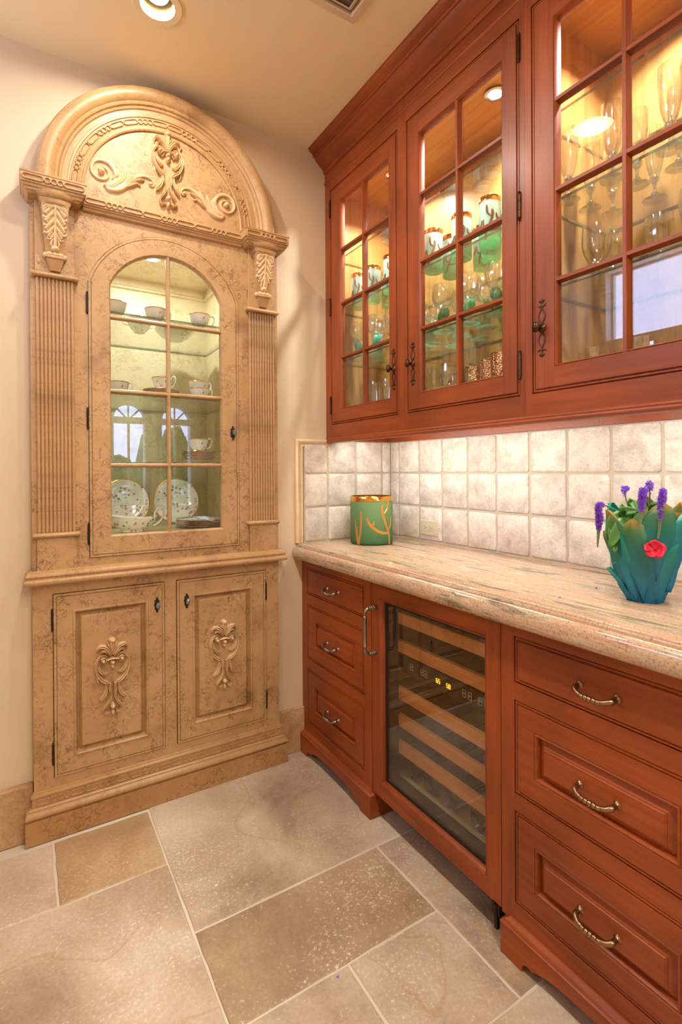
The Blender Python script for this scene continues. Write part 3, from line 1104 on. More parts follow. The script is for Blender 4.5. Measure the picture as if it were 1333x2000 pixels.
# waist sill
si = MB(HUTCH)
ps = [(0.0, 0.878), (-0.024, 0.879), (-0.028, 0.884), (-0.028, 0.892), (-0.023, 0.897), (-0.018, 0.899), (-0.018, 0.903), (-0.022, 0.906), (-0.022, 0.911), (-0.016, 0.919), (-0.004, 0.925), (0.0, 0.925)]
si.sweep([(0.026, -0.036), (0.026, 0.016), (0.942, 0.016), (0.942, -0.036)], [(o * 0.9, h) for o, h in ps], axes='adb')
si.box(0.026, 0.942, 0.878, 0.924, -0.01, 0.017)
si.build('waist_sill', hutch_trim, hutch, angle=45)


# pilasters with reeds, corbel and capital
def carve_leaf(mb, cx, z1, z0, w, d):
    """acanthus leaf, mirrored ribs from top z1 to tip z0"""
    H = z1 - z0
    mb.stroke([(cx, z1, 0.010), (cx, z1 - H * 0.5, 0.012), (cx, z0 + H * 0.12, 0.014), (cx, z0, 0.008)], 0.012, d)
    mb.dome(cx, z0 + H * 0.04, 0.014, 0.011, 0.014, d)
    for s in (-1, 1):
        mb.stroke([(cx + s * 0.003, z1 - H * 0.02, 0.010), (cx + s * w * 0.22, z1 - H * 0.06, 0.014), (cx + s * w * 0.46, z1 - H * 0.08, 0.016), (cx + s * w * 0.5, z1 - H * 0.18, 0.012), (cx + s * w * 0.36, z1 - H * 0.20, 0.008)], 0.011, d, groove=0.3)
        for t0, t1, ww, lw in ((0.06, 0.30, 0.50, 0.030), (0.22, 0.47, 0.46, 0.032), (0.40, 0.64, 0.47, 0.028), (0.54, 0.78, 0.32, 0.022)):
            mb.stroke([(cx + s * 0.004, z1 - H * t0, 0.006), (cx + s * w * ww * 0.45, z1 - H * (t0 * 0.6 + t1 * 0.4), lw), (cx + s * w * ww * 0.9, z1 - H * (t1 - 0.03), lw * 0.9), (cx + s * w * ww * 1.02, z1 - H * (t1 - 0.09), 0.006)], 0.012, d, sec=8, groove=0.6)
        mb.stroke([(cx + s * 0.005, z1 - H * 0.72, 0.006), (cx + s * 0.012, z1 - H * 0.86, 0.010), (cx + s * 0.006, z0 + H * 0.06, 0.005)], 0.010, d)


for side, (p0, p1) in enumerate(((0.040, 0.161), (0.807, 0.928))):
    pc = (p0 + p1) / 2
    pi_ = MB(HUTCH)
    pi_.box(p0, p1, 0.92, 1.036, 0.0, 0.015).box(p0, p1, 1.93, 2.19, 0.0, 0.015).box(p0 + 0.002, p1 - 0.002, 1.036, 1.93, 0.0, 0.007)
    pil = pi_.build('pilaster', hutch_paint, hutch, angle=0, bevel=0.0015)
    for zb in (1.0435, 1.935):
        bead = [(0.0, zb - 0.009)] + [(-0.003 - 0.009 * math.cos(u), zb + 0.009 * math.sin(u)) for u in [-PI / 2 + PI * i / 6 for i in range(7)]] + [(0.0, zb + 0.009)]
        MB(HUTCH).sweep([(p0, 0.0), (p0, 0.015), (p1, 0.015), (p1, 0.0)], bead, axes='adb').build('bead', hutch_trim, pil, angle=60)
    wr = (p1 - p0 - 0.004) / 10
    reed = MB(HUTCH)
    half = [(p0 + 0.002 + wr * 0.5 - wr * 0.5 * math.cos(PI * i / 6) * 0.94, 0.006 + wr * 0.62 * math.sin(PI * i / 6)) for i in range(7)]
    reed.add([(a, b, d) for b in (1.053, 1.926) for a, d in half], [(i, i + 1, i + 8, i + 7) for i in range(6)] + [tuple(range(7)), tuple(range(13, 6, -1))])
    r0 = reed.build('reed', hutch_trim, pil, angle=60)
    for k in range(1, 10):
        r2 = r0.copy()
        r2.location = (wr * k, 0, 0)
        COL.objects.link(r2)
    # corbel
    cb = MB(HUTCH)
    q = [(pc - 0.044, 2.185), (pc + 0.044, 2.185), (pc + 0.030, 2.00), (pc - 0.030, 2.00)]
    n = 7
    vs, fs = [], []
    for i in range(n + 1):
        t = i / n
        z = 2.172 + (2.008 - 2.172) * t
        hw = 0.0425 + (0.029 - 0.0425) * t
        dd = 0.058 - 0.032 * t ** 0.7 + 0.004 * math.sin(PI * t)
        vs += [(pc - hw, z, 0.012), (pc - hw, z, dd), (pc + hw, z, dd), (pc + hw, z, 0.012)]
    for i in range(n):
        for j in range(3):
            fs.append((i * 4 + j, i * 4 + j + 1, i * 4 + j + 5, i * 4 + j + 4))
    fs += [(0, 1, 2, 3), (n * 4 + 3, n * 4 + 2, n * 4 + 1, n * 4)]
    cb.add(vs, fs)
    cap = [(0.0, 2.166), (-0.004, 2.166), (-0.007, 2.172), (-0.006, 2.182), (-0.010, 2.184), (-0.016, 2.192), (-0.017, 2.205), (0.0, 2.208)]
    cb.sweep([(pc - 0.040, 0.0), (pc - 0.040, 0.050), (pc - 0.016, 0.056), (pc + 0.016, 0.056), (pc + 0.040, 0.050), (pc + 0.040, 0.0)], cap, axes='adb')
    cb.box(pc - 0.040, pc + 0.040, 2.166, 2.208, 0.0, 0.051)
    bell = [(0.0, 1.950), (-0.001, 1.950), (-0.004, 1.960), (-0.010, 1.978), (-0.012, 1.988), (-0.016, 1.990), (-0.016, 1.998), (0, 1.998)]
    cb.sweep([(pc - 0.014, 0.014), (pc - 0.014, 0.024), (pc + 0.014, 0.024), (pc + 0.014, 0.014)], bell, axes='adb')
    cb.box(pc - 0.014, pc + 0.014, 1.951, 1.998, 0.012, 0.0245)
    cob = cb.build('corbel', hutch_trim, hutch, angle=40)
    lf = MB(lambda a, b, d: HUTCH(a, b, d + 0.026 + max(0.0, (b - 2.008) / 0.164) ** 1.3 * 0.032))
    carve_leaf(lf, pc, 2.160, 2.018, 0.062, 0.0)
    for s in (-1, 0, 1):
        lf.dome(pc + s * 0.017, 2.003, 0.011, 0.009, 0.014, 0.0)
        lf.dome(pc + s * 0.030, 2.000, 0.007, 0.010, 0.010, -0.004)
    lf.build('acanthus_leaf', hutch_carve, cob, angle=50)
    # capital block
    k0, k1 = (0.000, 0.193) if side == 0 else (0.772, 0.965)
    cp = MB(HUTCH)
    pr = [(0.0, 2.186), (-0.030, 2.186), (-0.032, 2.190), (-0.038, 2.194), (-0.039, 2.200), (-0.044, 2.203), (-0.046, 2.210), (-0.050, 2.212), (-0.050, 2.243), (-0.052, 2.244), (-0.052, 2.249), (0.0, 2.249)]
    i0, i1 = k0 + 0.050, k1 - 0.050
    cp.sweep([(i0, -0.036), (i0, 0.025), (i1, 0.025), (i1, -0.036)], pr, axes='adb')
    cp.plate(rect(i0, i1, -0.036, 0.026), (), 2.1865, 2.2485, order='adb')
    cpo = cp.build('capital', hutch_trim, hutch, angle=30)
    g2 = MB(HUTCH)
    guilloche(g2, lambda s, v: (s, 2.2275 + v), k0 + 0.004, k1 - 0.004, 0.030, 0.075, 0.0055, 0.005, rr=0.0088)
    g2.build('guilloche_band', hutch_trim, cpo)

# frieze rail between the capitals
fr = MB(HUTCH)
fr.sweep([(0.780, 0.0), (0.188, 0.0)], [(0.0, 2.186), (0.010, 2.190), (0.012, 2.197), (0.016, 2.200), (0.018, 2.206), (0.022, 2.207), (0.022, 2.236), (0.018, 2.240), (0.0, 2.242)][::1], axes='adb')
fro = fr.build('frieze_rail', hutch_trim, hutch, angle=30)
g3 = MB(HUTCH)
for k in range(3):
    guilloche(g3, lambda s, v: (s, 2.2215 + v), 0.194 + 0.194 * k, 0.194 + 0.194 * (k + 1), 0.026, 0.022, 0.005, 0.0045, rr=0.0085)
g3.build('guilloche_band', hutch_trim, fro)

# arch moulding
am = MB(HUTCH)
ap = arc(HC, AC, 0.290, PI * 1.03, -PI * 0.03, 56)      # clockwise, offsets to the left are outward
prof = [(0.0, 0.0), (0.0, 0.008), (0.004, 0.011), (0.009, 0.010), (0.012, 0.006), (0.015, 0.006), (0.017, 0.005), (0.046, 0.005), (0.048, 0.009), (0.054, 0.010), (0.056, 0.008), (0.072, 0.008), (0.075, 0.014),
        (0.080, 0.016), (0.083, 0.014), (0.086, 0.022), (0.092, 0.025), (0.096, 0.024), (0.100, 0.032), (0.112, 0.040), (0.128, 0.042), (0.141, 0.036), (0.147, 0.024), (0.150, 0.015), (0.150, -0.036)]
am.sweep(ap, prof)
amo = am.build('arch_moulding', hutch_trim, hutch, angle=35)
g4 = MB(HUTCH)
RM = 0.290 + 0.0315
tot = PI * 0.98
NSEG = 6
for k in range(NSEG):
    def fpol(s, v):
        u = PI * 0.99 - s / RM
        return (HC + (RM + v) * math.cos(u), AC + (RM + v) * math.sin(u))
    guilloche(g4, fpol, tot * RM * k / NSEG, tot * RM * (k + 1) / NSEG, 0.026, 0.005, 0.0055, 0.005, rr=0.0085)
g4.build('guilloche_band', hutch_trim, amo)


# carved cartouche, in units of its crop: x to the side, y downwards from its centre
def cartouche(mb, sx=0.000167, sz=0.000177, d=0.0, h=0.016):
    P = lambda x, y, w: (x * sx, (1047 - y) * sz, w * sx * 1.0)
    dome = lambda x, y, rx, ry, hh: mb.dome(x * sx, (1047 - y) * sz, rx * sx, ry * sz, hh, d)
    mb.stroke([P(0, 300, 90), P(0, 400, 120), P(0, 520, 70), P(0, 600, 30)], h * 0.9, d, groove=0.3)
    dome(0, 300, 74, 52, h * 1.2)
    for s in (-1, 1):
        Q = lambda x, y, w: P(s * x, y, w)
        st = lambda pts, hh=1.0, g=0.0: mb.stroke([Q(*p) for p in pts], h * hh, d, sec=8, groove=g)
        st([(20, 610, 40), (70, 500, 80), (150, 430, 85), (240, 410, 70), (300, 470, 40), (285, 540, 16)], 0.95, 0.45)
        st([(40, 640, 30), (80, 560, 52), (150, 500, 52), (215, 510, 40), (220, 570, 14)], 1.05, 0.5)
        st([(30, 470, 20), (70, 410, 44), (104, 360, 14)], 0.8)
        # volute and long C-scroll ending in a leaf
        sp = []
        for i in range(15):
            u = -PI * 0.2 - 2 * PI * 1.0 * i / 14 + PI
            r = 42 + 62 * i / 14
            sp.append((185 + r * math.cos(u), 690 - r * math.sin(u), 26 + 16 * i / 14))
        st([(185 + 100 * math.cos(t), 690 - 100 * math.sin(t), 40) for t in [PI * 1.35 - i * 0.42 for i in range(9)]] +
           [(318, 720, 52), (330, 820, 62), (300, 950, 74), (225, 1070, 84), (120, 1150, 80), (58, 1215, 22)], 1.0, 0.45)
        st([(185 + 58 * math.cos(t), 690 - 58 * math.sin(t), 26) for t in [PI * 0.2 + i * 0.55 for i in range(8)]], 0.9)
        dome(s * 185, 690, 50, 50, h * 1.25)
        st([(300, 700, 20), (285, 800, 60), (240, 900, 84), (170, 960, 66), (95, 960, 16)], 0.95, 0.45)
        st([(300, 1000, 20), (290, 1100, 50), (262, 1190, 14)], 0.45)
        st([(50, 1180, 50), (62, 1290, 62), (45, 1400, 54), (70, 1520, 56), (140, 1620, 60), (185, 1700, 44), (150, 1770, 40), (80, 1775, 34), (50, 1720, 20)], 1.0, 0.45)
        st([(120, 1185, 60), (130, 1300, 76), (170, 1410, 80), (235, 1480, 62), (262, 1530, 20)], 0.9, 0.45)
    mb.stroke([P(-120, 690, 40), P(0, 668, 50), P(120, 690, 40)], h, d)
    dome(0, 745, 62, 42, h * 1.2)
    dome(0, 825, 46, 56, h * 1.05)
    dome(0, 1650, 62, 62, h * 1.15)
    dome(0, 1770, 46, 78, h * 0.9)
    return mb


tc = MB(lambda a, b, d: HUTCH(HC + a, 2.4165 + b * 1.03, d + 0.001))
cartouche(tc, h=0.023)
tc.build('carved_cartouche', hutch_carve, hutch, angle=55)
for s in (-1, 1):
    sc = MB(lambda a, b, d: HUTCH(HC + s * a, b, d + 0.001))
    # volute at the outer end, leaf sweep towards the centre, small curl at the inner end
    vol = []
    for i in range(26):
        u = PI * 0.15 + 2 * PI * 1.62 * i / 25
        r = 0.010 + 0.041 * (i / 25) ** 0.9
        vol.append((0.232 + r * math.cos(u), 2.347 + r * math.sin(u), 0.008 + 0.009 * i / 25))
    path = vol + [(0.205, 2.290, 0.020), (0.172, 2.302, 0.030), (0.143, 2.333, 0.026), (0.117, 2.360, 0.018), (0.088, 2.372, 0.012), (0.062, 2.368, 0.010), (0.050, 2.352, 0.009), (0.058, 2.341, 0.008), (0.068, 2.346, 0.006)]
    sc.stroke(path, 0.014, 0.0, n=3, groove=0.2)
    sc.dome(0.232, 2.347, 0.011, 0.011, 0.019)
    sc.dome(0.063, 2.349, 0.008, 0.008, 0.013)
    for pts in ([(0.226, 2.300, 0.006), (0.196, 2.302, 0.018), (0.176, 2.326, 0.018), (0.172, 2.352, 0.005)], [(0.205, 2.296, 0.006), (0.178, 2.318, 0.018), (0.158, 2.342, 0.016), (0.152, 2.366, 0.005)],
                [(0.180, 2.300, 0.006), (0.150, 2.326, 0.016), (0.132, 2.352, 0.014), (0.120, 2.374, 0.004)], [(0.160, 2.306, 0.006), (0.130, 2.326, 0.014), (0.112, 2.336, 0.010), (0.100, 2.330, 0.004)],
                [(0.196, 2.330, 0.005), (0.184, 2.344, 0.014), (0.180, 2.362, 0.005)], [(0.140, 2.330, 0.006), (0.108, 2.350, 0.012), (0.086, 2.356, 0.005)]):
        sc.stroke(pts, 0.012, 0.002, n=4, groove=0.25)
    sc.build('carved_scroll', hutch_carve, hutch, angle=55)


# hardware
def make_hinge(h=0.082, r=0.0042):
    mb = MB()
    mb.lathe([(0, -h / 2), (r * 0.5, -h / 2 + 0.001), (r * 0.9, -h / 2 + 0.004), (r * 0.6, -h / 2 + 0.006), (r, -h / 2 + 0.008), (r, -0.013), (r * 0.8, -0.0125), (r, -0.012), (r, 0.012), (r * 0.8, 0.0125), (r, 0.013), (r, h / 2 - 0.008), (r * 0.6, h / 2 - 0.006), (r * 0.9, h / 2 - 0.004), (r * 0.5, h / 2 - 0.001), (0, h / 2)], n=10)
    return mb.mesh('hinge', iron)


HINGE = make_hinge()


def make_hutch_knob():
    mb = MB(lambda a, b, d: (a, -d, b))
    mb.plate([(0.010 * math.cos(t) * (1 + 0.12 * math.cos(8 * t)), 0.023 * math.sin(t) * (1 + 0.10 * math.cos(8 * t))) for t in [2 * PI * i / 40 for i in range(40)]], (), 0.0, 0.003)
    mb.dome(0, 0.024, 0.004, 0.005, 0.005).dome(0, -0.025, 0.004, 0.006, 0.005).dome(0, 0, 0.0095, 0.019, 0.004, 0.003)
    mb.cur = 1
    mb.lathe([(0.004, 0.003), (0.0035, 0.012), (0.006, 0.016), (0.0085, 0.021), (0.0075, 0.026), (0.004, 0.029), (0, 0.030)], n=14, sx=0.95, sy=1.45)
    return mb.mesh('knob', [iron, knob_glaze])


HKNOB = make_hutch_knob()

# upper arched door
dr = MB(HUTCH)
dr.plate(loop_open(0.0025), [loop_glass(0.0)], -0.020, 0.0005)
dr.plate(loop_open(0.0025), [loop_open(0.010)], -0.001, 0.0045)
dr.plate(loop_open(0.0125), [loop_glass(0.0)], -0.001, 0.0055)
dr.sweep(loop_glass(0.0), [(0.0, 0.0055), (0.002, 0.004), (0.006, -0.004), (0.006, -0.018), (0, -0.018)], closed=True)
door = dr.build('arched_glass_door', hutch_paint, hutch, angle=30)
GX0, GX1 = HC - 0.212, HC + 0.212
ZM = [1.285, 1.558, 1.828]
mu = MB(HUTCH)
hp = [(-0.0075, -0.014), (-0.0075, -0.004), (-0.003, 0.003), (0.003, 0.003), (0.0075, -0.004), (0.0075, -0.014)]
mu.sweep([(HC, 1.022), (HC, ZCA + RG)], hp)
MUN = mu.build('muntin', hutch_trim, door, angle=30)
for z in ZM:
    MB(HUTCH).sweep([(GX0 - 0.002, z), (GX1 + 0.002, z)], [(o, h - 0.0007) for o, h in hp]).build('muntin', hutch_trim, door, angle=30)
zz = [1.020] + ZM
for r in range(4):
    for c in range(2):
        a0, a1 = (GX0 - 0.004, HC) if c == 0 else (HC, GX1 + 0.004)
        a0, a1 = a0 + 0.001, a1 - 0.001
        if r < 3:
            lp = rect(a0, a1, zz[r] + 0.001, zz[r + 1] - 0.001)
        else:
            top = [p for p in loop_glass(-0.004)[2:] if a0 <= p[0] <= a1]
            zt = math.sqrt((RG + 0.004) ** 2 - 0.001 ** 2) + ZCA
            if c == 0:
                lp = [(a0, zz[3] + 0.001), (a1, zz[3] + 0.001), (a1, zt)] + [p for p in top if p[0] < a1 - 0.003]
            else:
                lp = [(a0, zz[3] + 0.001), (a1, zz[3] + 0.001)] + [p for p in top if p[0] > a0 + 0.003] + [(a0, zt)]
        MB(HUTCH).plate(lp, (), -0.0135, -0.0105).build('glass_pane', pane_glass, door, angle=0)
for z in (1.865, 1.452, 1.040):
    place(HINGE, 'hinge', (HC - 0.2835, HY - 0.003, z), door)
place(HKNOB, 'knob', (0.738, HY - 0.005, 1.418), door)

# lower panelled doors
for i, (a0, a1, b0, b1) in enumerate(LD):
    pa0, pa1, pb0, pb1 = a0 + 0.0635, a1 - 0.0635, b0 + 0.064, b1 - 0.064
    dm = MB(HUTCH)
    R_ = lambda e: rect(a0 + e, a1 - e, b0 + e, b1 - e)
    P_ = lambda e: rect(pa0 + e, pa1 - e, pb0 + e, pb1 - e)
    dm.plate(R_(0.0025), [P_(0.0)], -0.020, 0.0005)
    dm.plate(R_(0.0025), [R_(0.010)], -0.001, 0.0045)
    dm.plate(R_(0.0125), [P_(-0.002)], -0.001, 0.0055)
    dm.sweep(P_(-0.002), [(0.0, 0.0055), (0.002, 0.0085), (0.006, 0.0095), (0.009, 0.007), (0.010, 0.002), (0.013, -0.006), (0.016, -0.012), (0, -0.012)], closed=True)
    d_ = dm.build('panelled_door', hutch_paint, hutch, angle=30)
    pn = MB(HUTCH)
    pn.sweep(P_(0.010), [(0.0, -0.013), (0.006, -0.011), (0.014, -0.001), (0.0155, 0.002), (0.018, 0.003)], closed=True)
    pn.plate(P_(0.0278), (), -0.004, 0.003)
    pn.build('raised_panel', hutch_paint, d_, angle=30)
    cm = MB(lambda a, b, d: HUTCH((pa0 + pa1) / 2 + a, 0.5175 + b, d + 0.003))
    cartouche(cm, h=0.026)
    cm.build('carved_cartouche', hutch_carve, d_, angle=55)
    hx = a0 - 0.001 if i == 0 else a1 + 0.001
    for z in (0.748, 0.284):
        place(HINGE, 'hinge', (hx, HY - 0.003, z), d_)
    place(HKNOB, 'knob', (0.433 if i == 0 else 0.545, HY - 0.005, 0.754), d_)

# ------------------------------------------------------------------ hardware for the red cabinets
def make_pull(L=0.087):
    """bail pull: two round posts, drooping bar with beads; local a along the bar, d outwards"""
    mb = MB()
    for s in (-1, 1):
        mb.lathe([(0.0085, 0.0), (0.009, 0.0015), (0.0075, 0.003), (0.0052, 0.005), (0.0048, 0.012), (0.0055, 0.016)], (s * L / 2, 0, 0), 'd', 12)
    pts, rad = [], []
    ctrl = [(-L / 2, 0.0, 0.010, 0.0056), (-L / 2 + 0.001, -0.002, 0.020, 0.0064), (-L / 2 + 0.010, -0.006, 0.028, 0.0056), (-0.018, -0.009, 0.031, 0.0050), (0.0, -0.010, 0.032, 0.0048),
            (0.018, -0.009, 0.031, 0.0050), (L / 2 - 0.010, -0.006, 0.028, 0.0056), (L / 2 - 0.001, -0.002, 0.020, 0.0064), (L / 2, 0.0, 0.010, 0.0054)]
    c = catmull(ctrl, 5)
    mb.tube([p[:3] for p in c], [p[3] for p in c], 8)
    for k in range(-2, 3):
        r = 0.0078 if k == 0 else (0.0071 if abs(k) == 1 else 0.0062)
        x = k * 0.0095
        mb.lathe([(0.0035, -0.0064), (r * 0.8, -0.0034), (r, 0.0), (r * 0.8, 0.0034), (0.0035, 0.0060)], (x, -0.0098 + abs(k) * 0.0003, 0.0318), 'a', 10)
    return mb


PULL_BRASS = make_pull().mesh('bail_pull', aged_brass, 60)
PULL_PEWTER = make_pull().mesh('bail_pull', pewter, 60)
RX = Matrix(((0, 0, -1), (-1, 0, 0), (0, 1, 0))).to_euler()      # a -> -y, b -> z, d -> -x


def make_escutcheon():
    mb = MB()
    h = 0.0022
    for s in (-1, 1):
        mb.stroke([(0, s * 0.012, 0.007), (0.0085, s * 0.024, 0.005), (0.0095, s * 0.036, 0.0045), (0.003, s * 0.050, 0.0045), (0.0, s * 0.058, 0.006)], h, 0.0)
        mb.stroke([(0, s * 0.012, 0.007), (-0.0085, s * 0.024, 0.005), (-0.0095, s * 0.036, 0.0045), (-0.003, s * 0.050, 0.0045), (0.0, s * 0.058, 0.006)], h, 0.0)
        mb.stroke([(-0.013, s * 0.064, 0.004), (-0.006, s * 0.059, 0.007), (0, s * 0.061, 0.008), (0.006, s * 0.059, 0.007), (0.013, s * 0.064, 0.004)], h * 1.1, 0.0)
        mb.stroke([(0, s * 0.058, 0.005), (0, s * 0.068, 0.006), (0, s * 0.072, 0.009), (0, s * 0.080, 0.003)], h * 1.2, 0.0)
        mb.dome(0.005, s * 0.073, 0.004, 0.004, h * 1.3).dome(-0.005, s * 0.073, 0.004, 0.004, h * 1.3)
    mb.lathe([(0.0125, 0.0), (0.0125, 0.002), (0.008, 0.005), (0.0055, 0.010), (0.005, 0.020), (0.007, 0.023)], n=16)
    mb.lathe([(0.0065, 0.022), (0.0105, 0.024), (0.0115, 0.027), (0.0112, 0.029), (0.0095, 0.0295), (0.0092, 0.0285), (0.0075, 0.031), (0.004, 0.033), (0, 0.0335)], n=18, sx=0.95, sy=1.35)
    return mb.mesh('knob', bronze, 50)


KNOB = make_escutcheon()


def make_bar_hinge():
    h, r = 0.084, 0.0046
    mb = MB()
    mb.lathe([(0, -h / 2), (r * 0.6, -h / 2 + 0.001), (r * 0.9, -h / 2 + 0.004), (r * 0.6, -h / 2 + 0.007), (r, -h / 2 + 0.009), (r, -0.014), (r * 0.8, -0.0135), (r, -0.013), (r, 0.013), (r * 0.8, 0.0135), (r, 0.014), (r, h / 2 - 0.009), (r * 0.6, h / 2 - 0.007), (r * 0.9, h / 2 - 0.004), (r * 0.6, h / 2 - 0.001), (0, h / 2)], n=10)
    return mb.mesh('hinge', bronze)


BHINGE = make_bar_hinge()


def joined_frame(mb, outer, holes, d0, d1):
    """stiles (slot 0) and rails (slot 1) round a row or a column of openings; rectangles are (a0, a1, b0, b1)"""
    A0, A1, B0, B1 = outer
    cols = sorted(set((h[0], h[1]) for h in holes))
    e = 0.0002
    xs = [A0] + [v for c in cols for v in c] + [A1]
    mb.cur = 0
    for i in range(0, len(xs), 2):
        mb.box(xs[i], xs[i + 1], B0, B1, d0, d1)
    mb.cur = 1
    for c in cols:
        zs = [B0] + [v for h in sorted(holes, key=lambda h: h[2]) if (h[0], h[1]) == c for v in (h[2], h[3])] + [B1]
        for i in range(0, len(zs), 2):
            mb.box(c[0] - e, c[1] + e, zs[i], zs[i + 1], d0, d1 - 0.0001)
    mb.cur = 0
    return mb


def drawer_front(parent, a0, a1, b0, b1, panel, wood_m=None):
    """inset drawer front: bead round the edge, optional raised panel"""
    wood_m = wood_h
    R_ = lambda e: rect(a0 + e, a1 - e, b0 + e, b1 - e)
    mb = MB(BASE)
    if not panel:
        mb.sweep(R_(0.0018), [(0.0, -0.020), (0.0, -0.004), (0.002, -0.001), (0.0055, -0.001), (0.0075, -0.004), (0.0090, -0.0045), (0.0105, 0.0005)], closed=True)
        mb.plate(R_(0.0120), (), -0.006, 0.0005)
        o = mb.build('drawer_front', wood_m, parent, angle=30)
    else:
        iw = 0.060
        P_ = lambda e: rect(a0 + iw + e, a1 - iw - e, b0 + iw + e, b1 - iw - e)
        mb.sweep(R_(0.0018), [(0.0, -0.020), (0.0, -0.004), (0.002, -0.001), (0.0055, -0.001), (0.0075, -0.004), (0.0090, -0.0045), (0.0105, 0.0005)], closed=True)
        mb.plate(R_(0.0120), [P_(0.0)], -0.010, 0.0005)
        mb.sweep(P_(0.0), [(0.0, 0.0005), (0.0012, -0.0015), (0.003, 0.0005), (0.0065, 0.0005), (0.008, -0.002), (0.0095, -0.007), (0.0115, -0.013), (0.0, -0.013)], closed=True)
        o = mb.build('drawer_front', wood_m, parent, angle=30)
        pn = MB(BASE)
        pn.sweep(P_(0.0085), [(0.0, -0.014), (0.004, -0.013), (0.018, -0.004), (0.0185, -0.0015), (0.021, -0.001), (0.0225, 0.0012)], closed=True)
        pn.plate(P_(0.0308), (), -0.006, 0.0012)
        pn.build('raised_panel', wood_m, o, angle=30)
    return o


def base_unit(y1, y0, label, pull_mesh, lstile, rstile, foot_l, foot_r):
    """three-drawer base unit between y1 (left) and y0 (right)"""
    t = thing('drawer_base_cabinet', label, 'cabinet', (BX + 0.25, (y0 + y1) / 2, 0))
    A0, A1 = -y1, -y0
    DR = [(0.7125, 0.832, False), (0.4255, 0.667, True), (0.1415, 0.381, True)]
    d0, d1 = A0 + lstile, A1 - rstile
    fr = MB(BASE)
    joined_frame(fr, (A0, A1, 0.088, 0.866), [(d0, d1, z0, z1) for z0, z1, _ in DR], -0.022, 0.0)
    fr.build('face_frame', [wood_v, wood_h], t, angle=0)
    ca = MB(BASE)
    ca.box(A0, A0 + 0.018, 0.09, 0.864, -0.505, -0.022).box(A1 - 0.018, A1, 0.09, 0.864, -0.505, -0.022)
    ca.box(A0 + 0.018, A1 - 0.018, 0.09, 0.108, -0.505, -0.022).box(A0 + 0.018, A1 - 0.018, 0.09, 0.864, -0.505, -0.495)
    ca.build('carcass', wood_v, t, angle=0)
    for z0, z1, panel in DR:
        df = drawer_front(t, d0, d1, z0, z1, panel)
        zc = {0.7125: 0.770, 0.4255: 0.5435, 0.1415: 0.2575}[z0]
        place(pull_mesh, 'bail_pull', (BX - 0.001, -(d0 + d1) / 2, zc), df, RX)
    # bracket foot with scalloped lower edge and ogee cap
    f0, f1 = A0 + (0.012 if foot_l else 0), A1 + (0.014 if foot_r else 0)
    if not foot_l:
        f0 = A0 + 0.004
    w = f1 - f0
    cut = [(0.067, 0.0), (0.069, 0.016), (0.082, 0.026), (0.098, 0.024), (0.112, 0.031), (0.165, 0.045), (w / 2, 0.051)]
    cutr = [(w - x, z) for x, z in reversed(cut[:-1])]
    out = [(f0, 0.0)] + [(f0 + x, z) for x, z in catmull(cut, 3)] + [(f0 + x, z) for x, z in catmull(cutr, 3)] + [(f1, 0.0), (f1, 0.080), (f0, 0.080)]
    ft = MB(BASE)
    ft.plate(out, (), 0.002, 0.0202)
    ft.box(f0, f0 + 0.018, 0.0, 0.080, -0.13, 0.002).box(f1 - 0.018, f1, 0.0, 0.080, -0.13, 0.002)
    fo = ft.build('bracket_foot', wood_h, t, angle=30, bevel=0.001)
    og = MB(BASE)
    og.sweep([(f0, -0.03), (f0, 0.0202), (f1, 0.0202), (f1, -0.03)], [(0.0, 0.080), (-0.001, 0.0805), (-0.0015, 0.083), (0.002, 0.086), (0.006, 0.088), (0.010, 0.091), (0.0165, 0.0955), (0.0185, 0.0985), (0.0215, 0.099), (0.03, 0.099)], axes='adb')
    og.build('foot_moulding', wood_h, fo, angle=45)
    return t


base_unit(WY - 0.001, 1.5385, 'three-drawer cherry base cabinet between the arched hutch and the wine cooler', PULL_PEWTER, 0.049, 0.0445, False, True)
base_unit(0.940, 0.398, 'three-drawer cherry base cabinet with brass pulls under the teal vase', PULL_BRASS, 0.0425, 0.0425, True, True)

# ------------------------------------------------------------------ wine cooler
wc = thing('wine_cooler', 'wood-framed glass-door wine cooler between the two drawer cabinets', 'wine cooler', (BX + 0.25, 1.2365, 0))
A0, A1 = -1.5355, -0.9400
fr = MB(BASE)
OP = (-1.490, -0.992, 0.142, 0.806)
joined_frame(fr, (A0 + 0.0015, A1 - 0.0015, 0.096, 0.856), [OP], -0.030, 0.0)
fr.sweep(rect(*OP), [(0.0, 0.0), (0.0012, -0.002), (0.0025, 0.0), (0.006, -0.002), (0.010, -0.008), (0.012, -0.016), (0.012, -0.030), (0.0, -0.030)], closed=True)
fr.sweep(rect(A0 + 0.0015, A1 - 0.0015, 0.096, 0.856), [(0.0, -0.003), (0.0, 0.0008), (0.005, 0.0008), (0.006, -0.002), (0.007, 0.0004), (0.012, 0.0)], closed=True)
cd = fr.build('door_frame', [wood_v, wood_h], wc, angle=30)
MB(BASE).sweep(rect(OP[0] + 0.012, OP[1] - 0.012, OP[2] + 0.012, OP[3] - 0.012), [(0.0, -0.018), (0.008, -0.019), (0.008, -0.072), (0.0, -0.072)], closed=True).build('gasket', black_matte, cd, angle=0)
MB(BASE).box(OP[0] + 0.011, OP[1] - 0.011, OP[2] + 0.011, OP[3] - 0.011, -0.024, -0.019).build('glass_pane', smoked_glass, cd, angle=0)
bx = MB(BASE)
I0, I1, J0, J1 = -1.512, -0.963, 0.118, 0.828
bx.box(I0 - 0.012, I0, J0, J1, -0.50, -0.034).box(I1, I1 + 0.012, J0, J1, -0.50, -0.034).box(I0, I1, J0, J1, -0.50, -0.49)
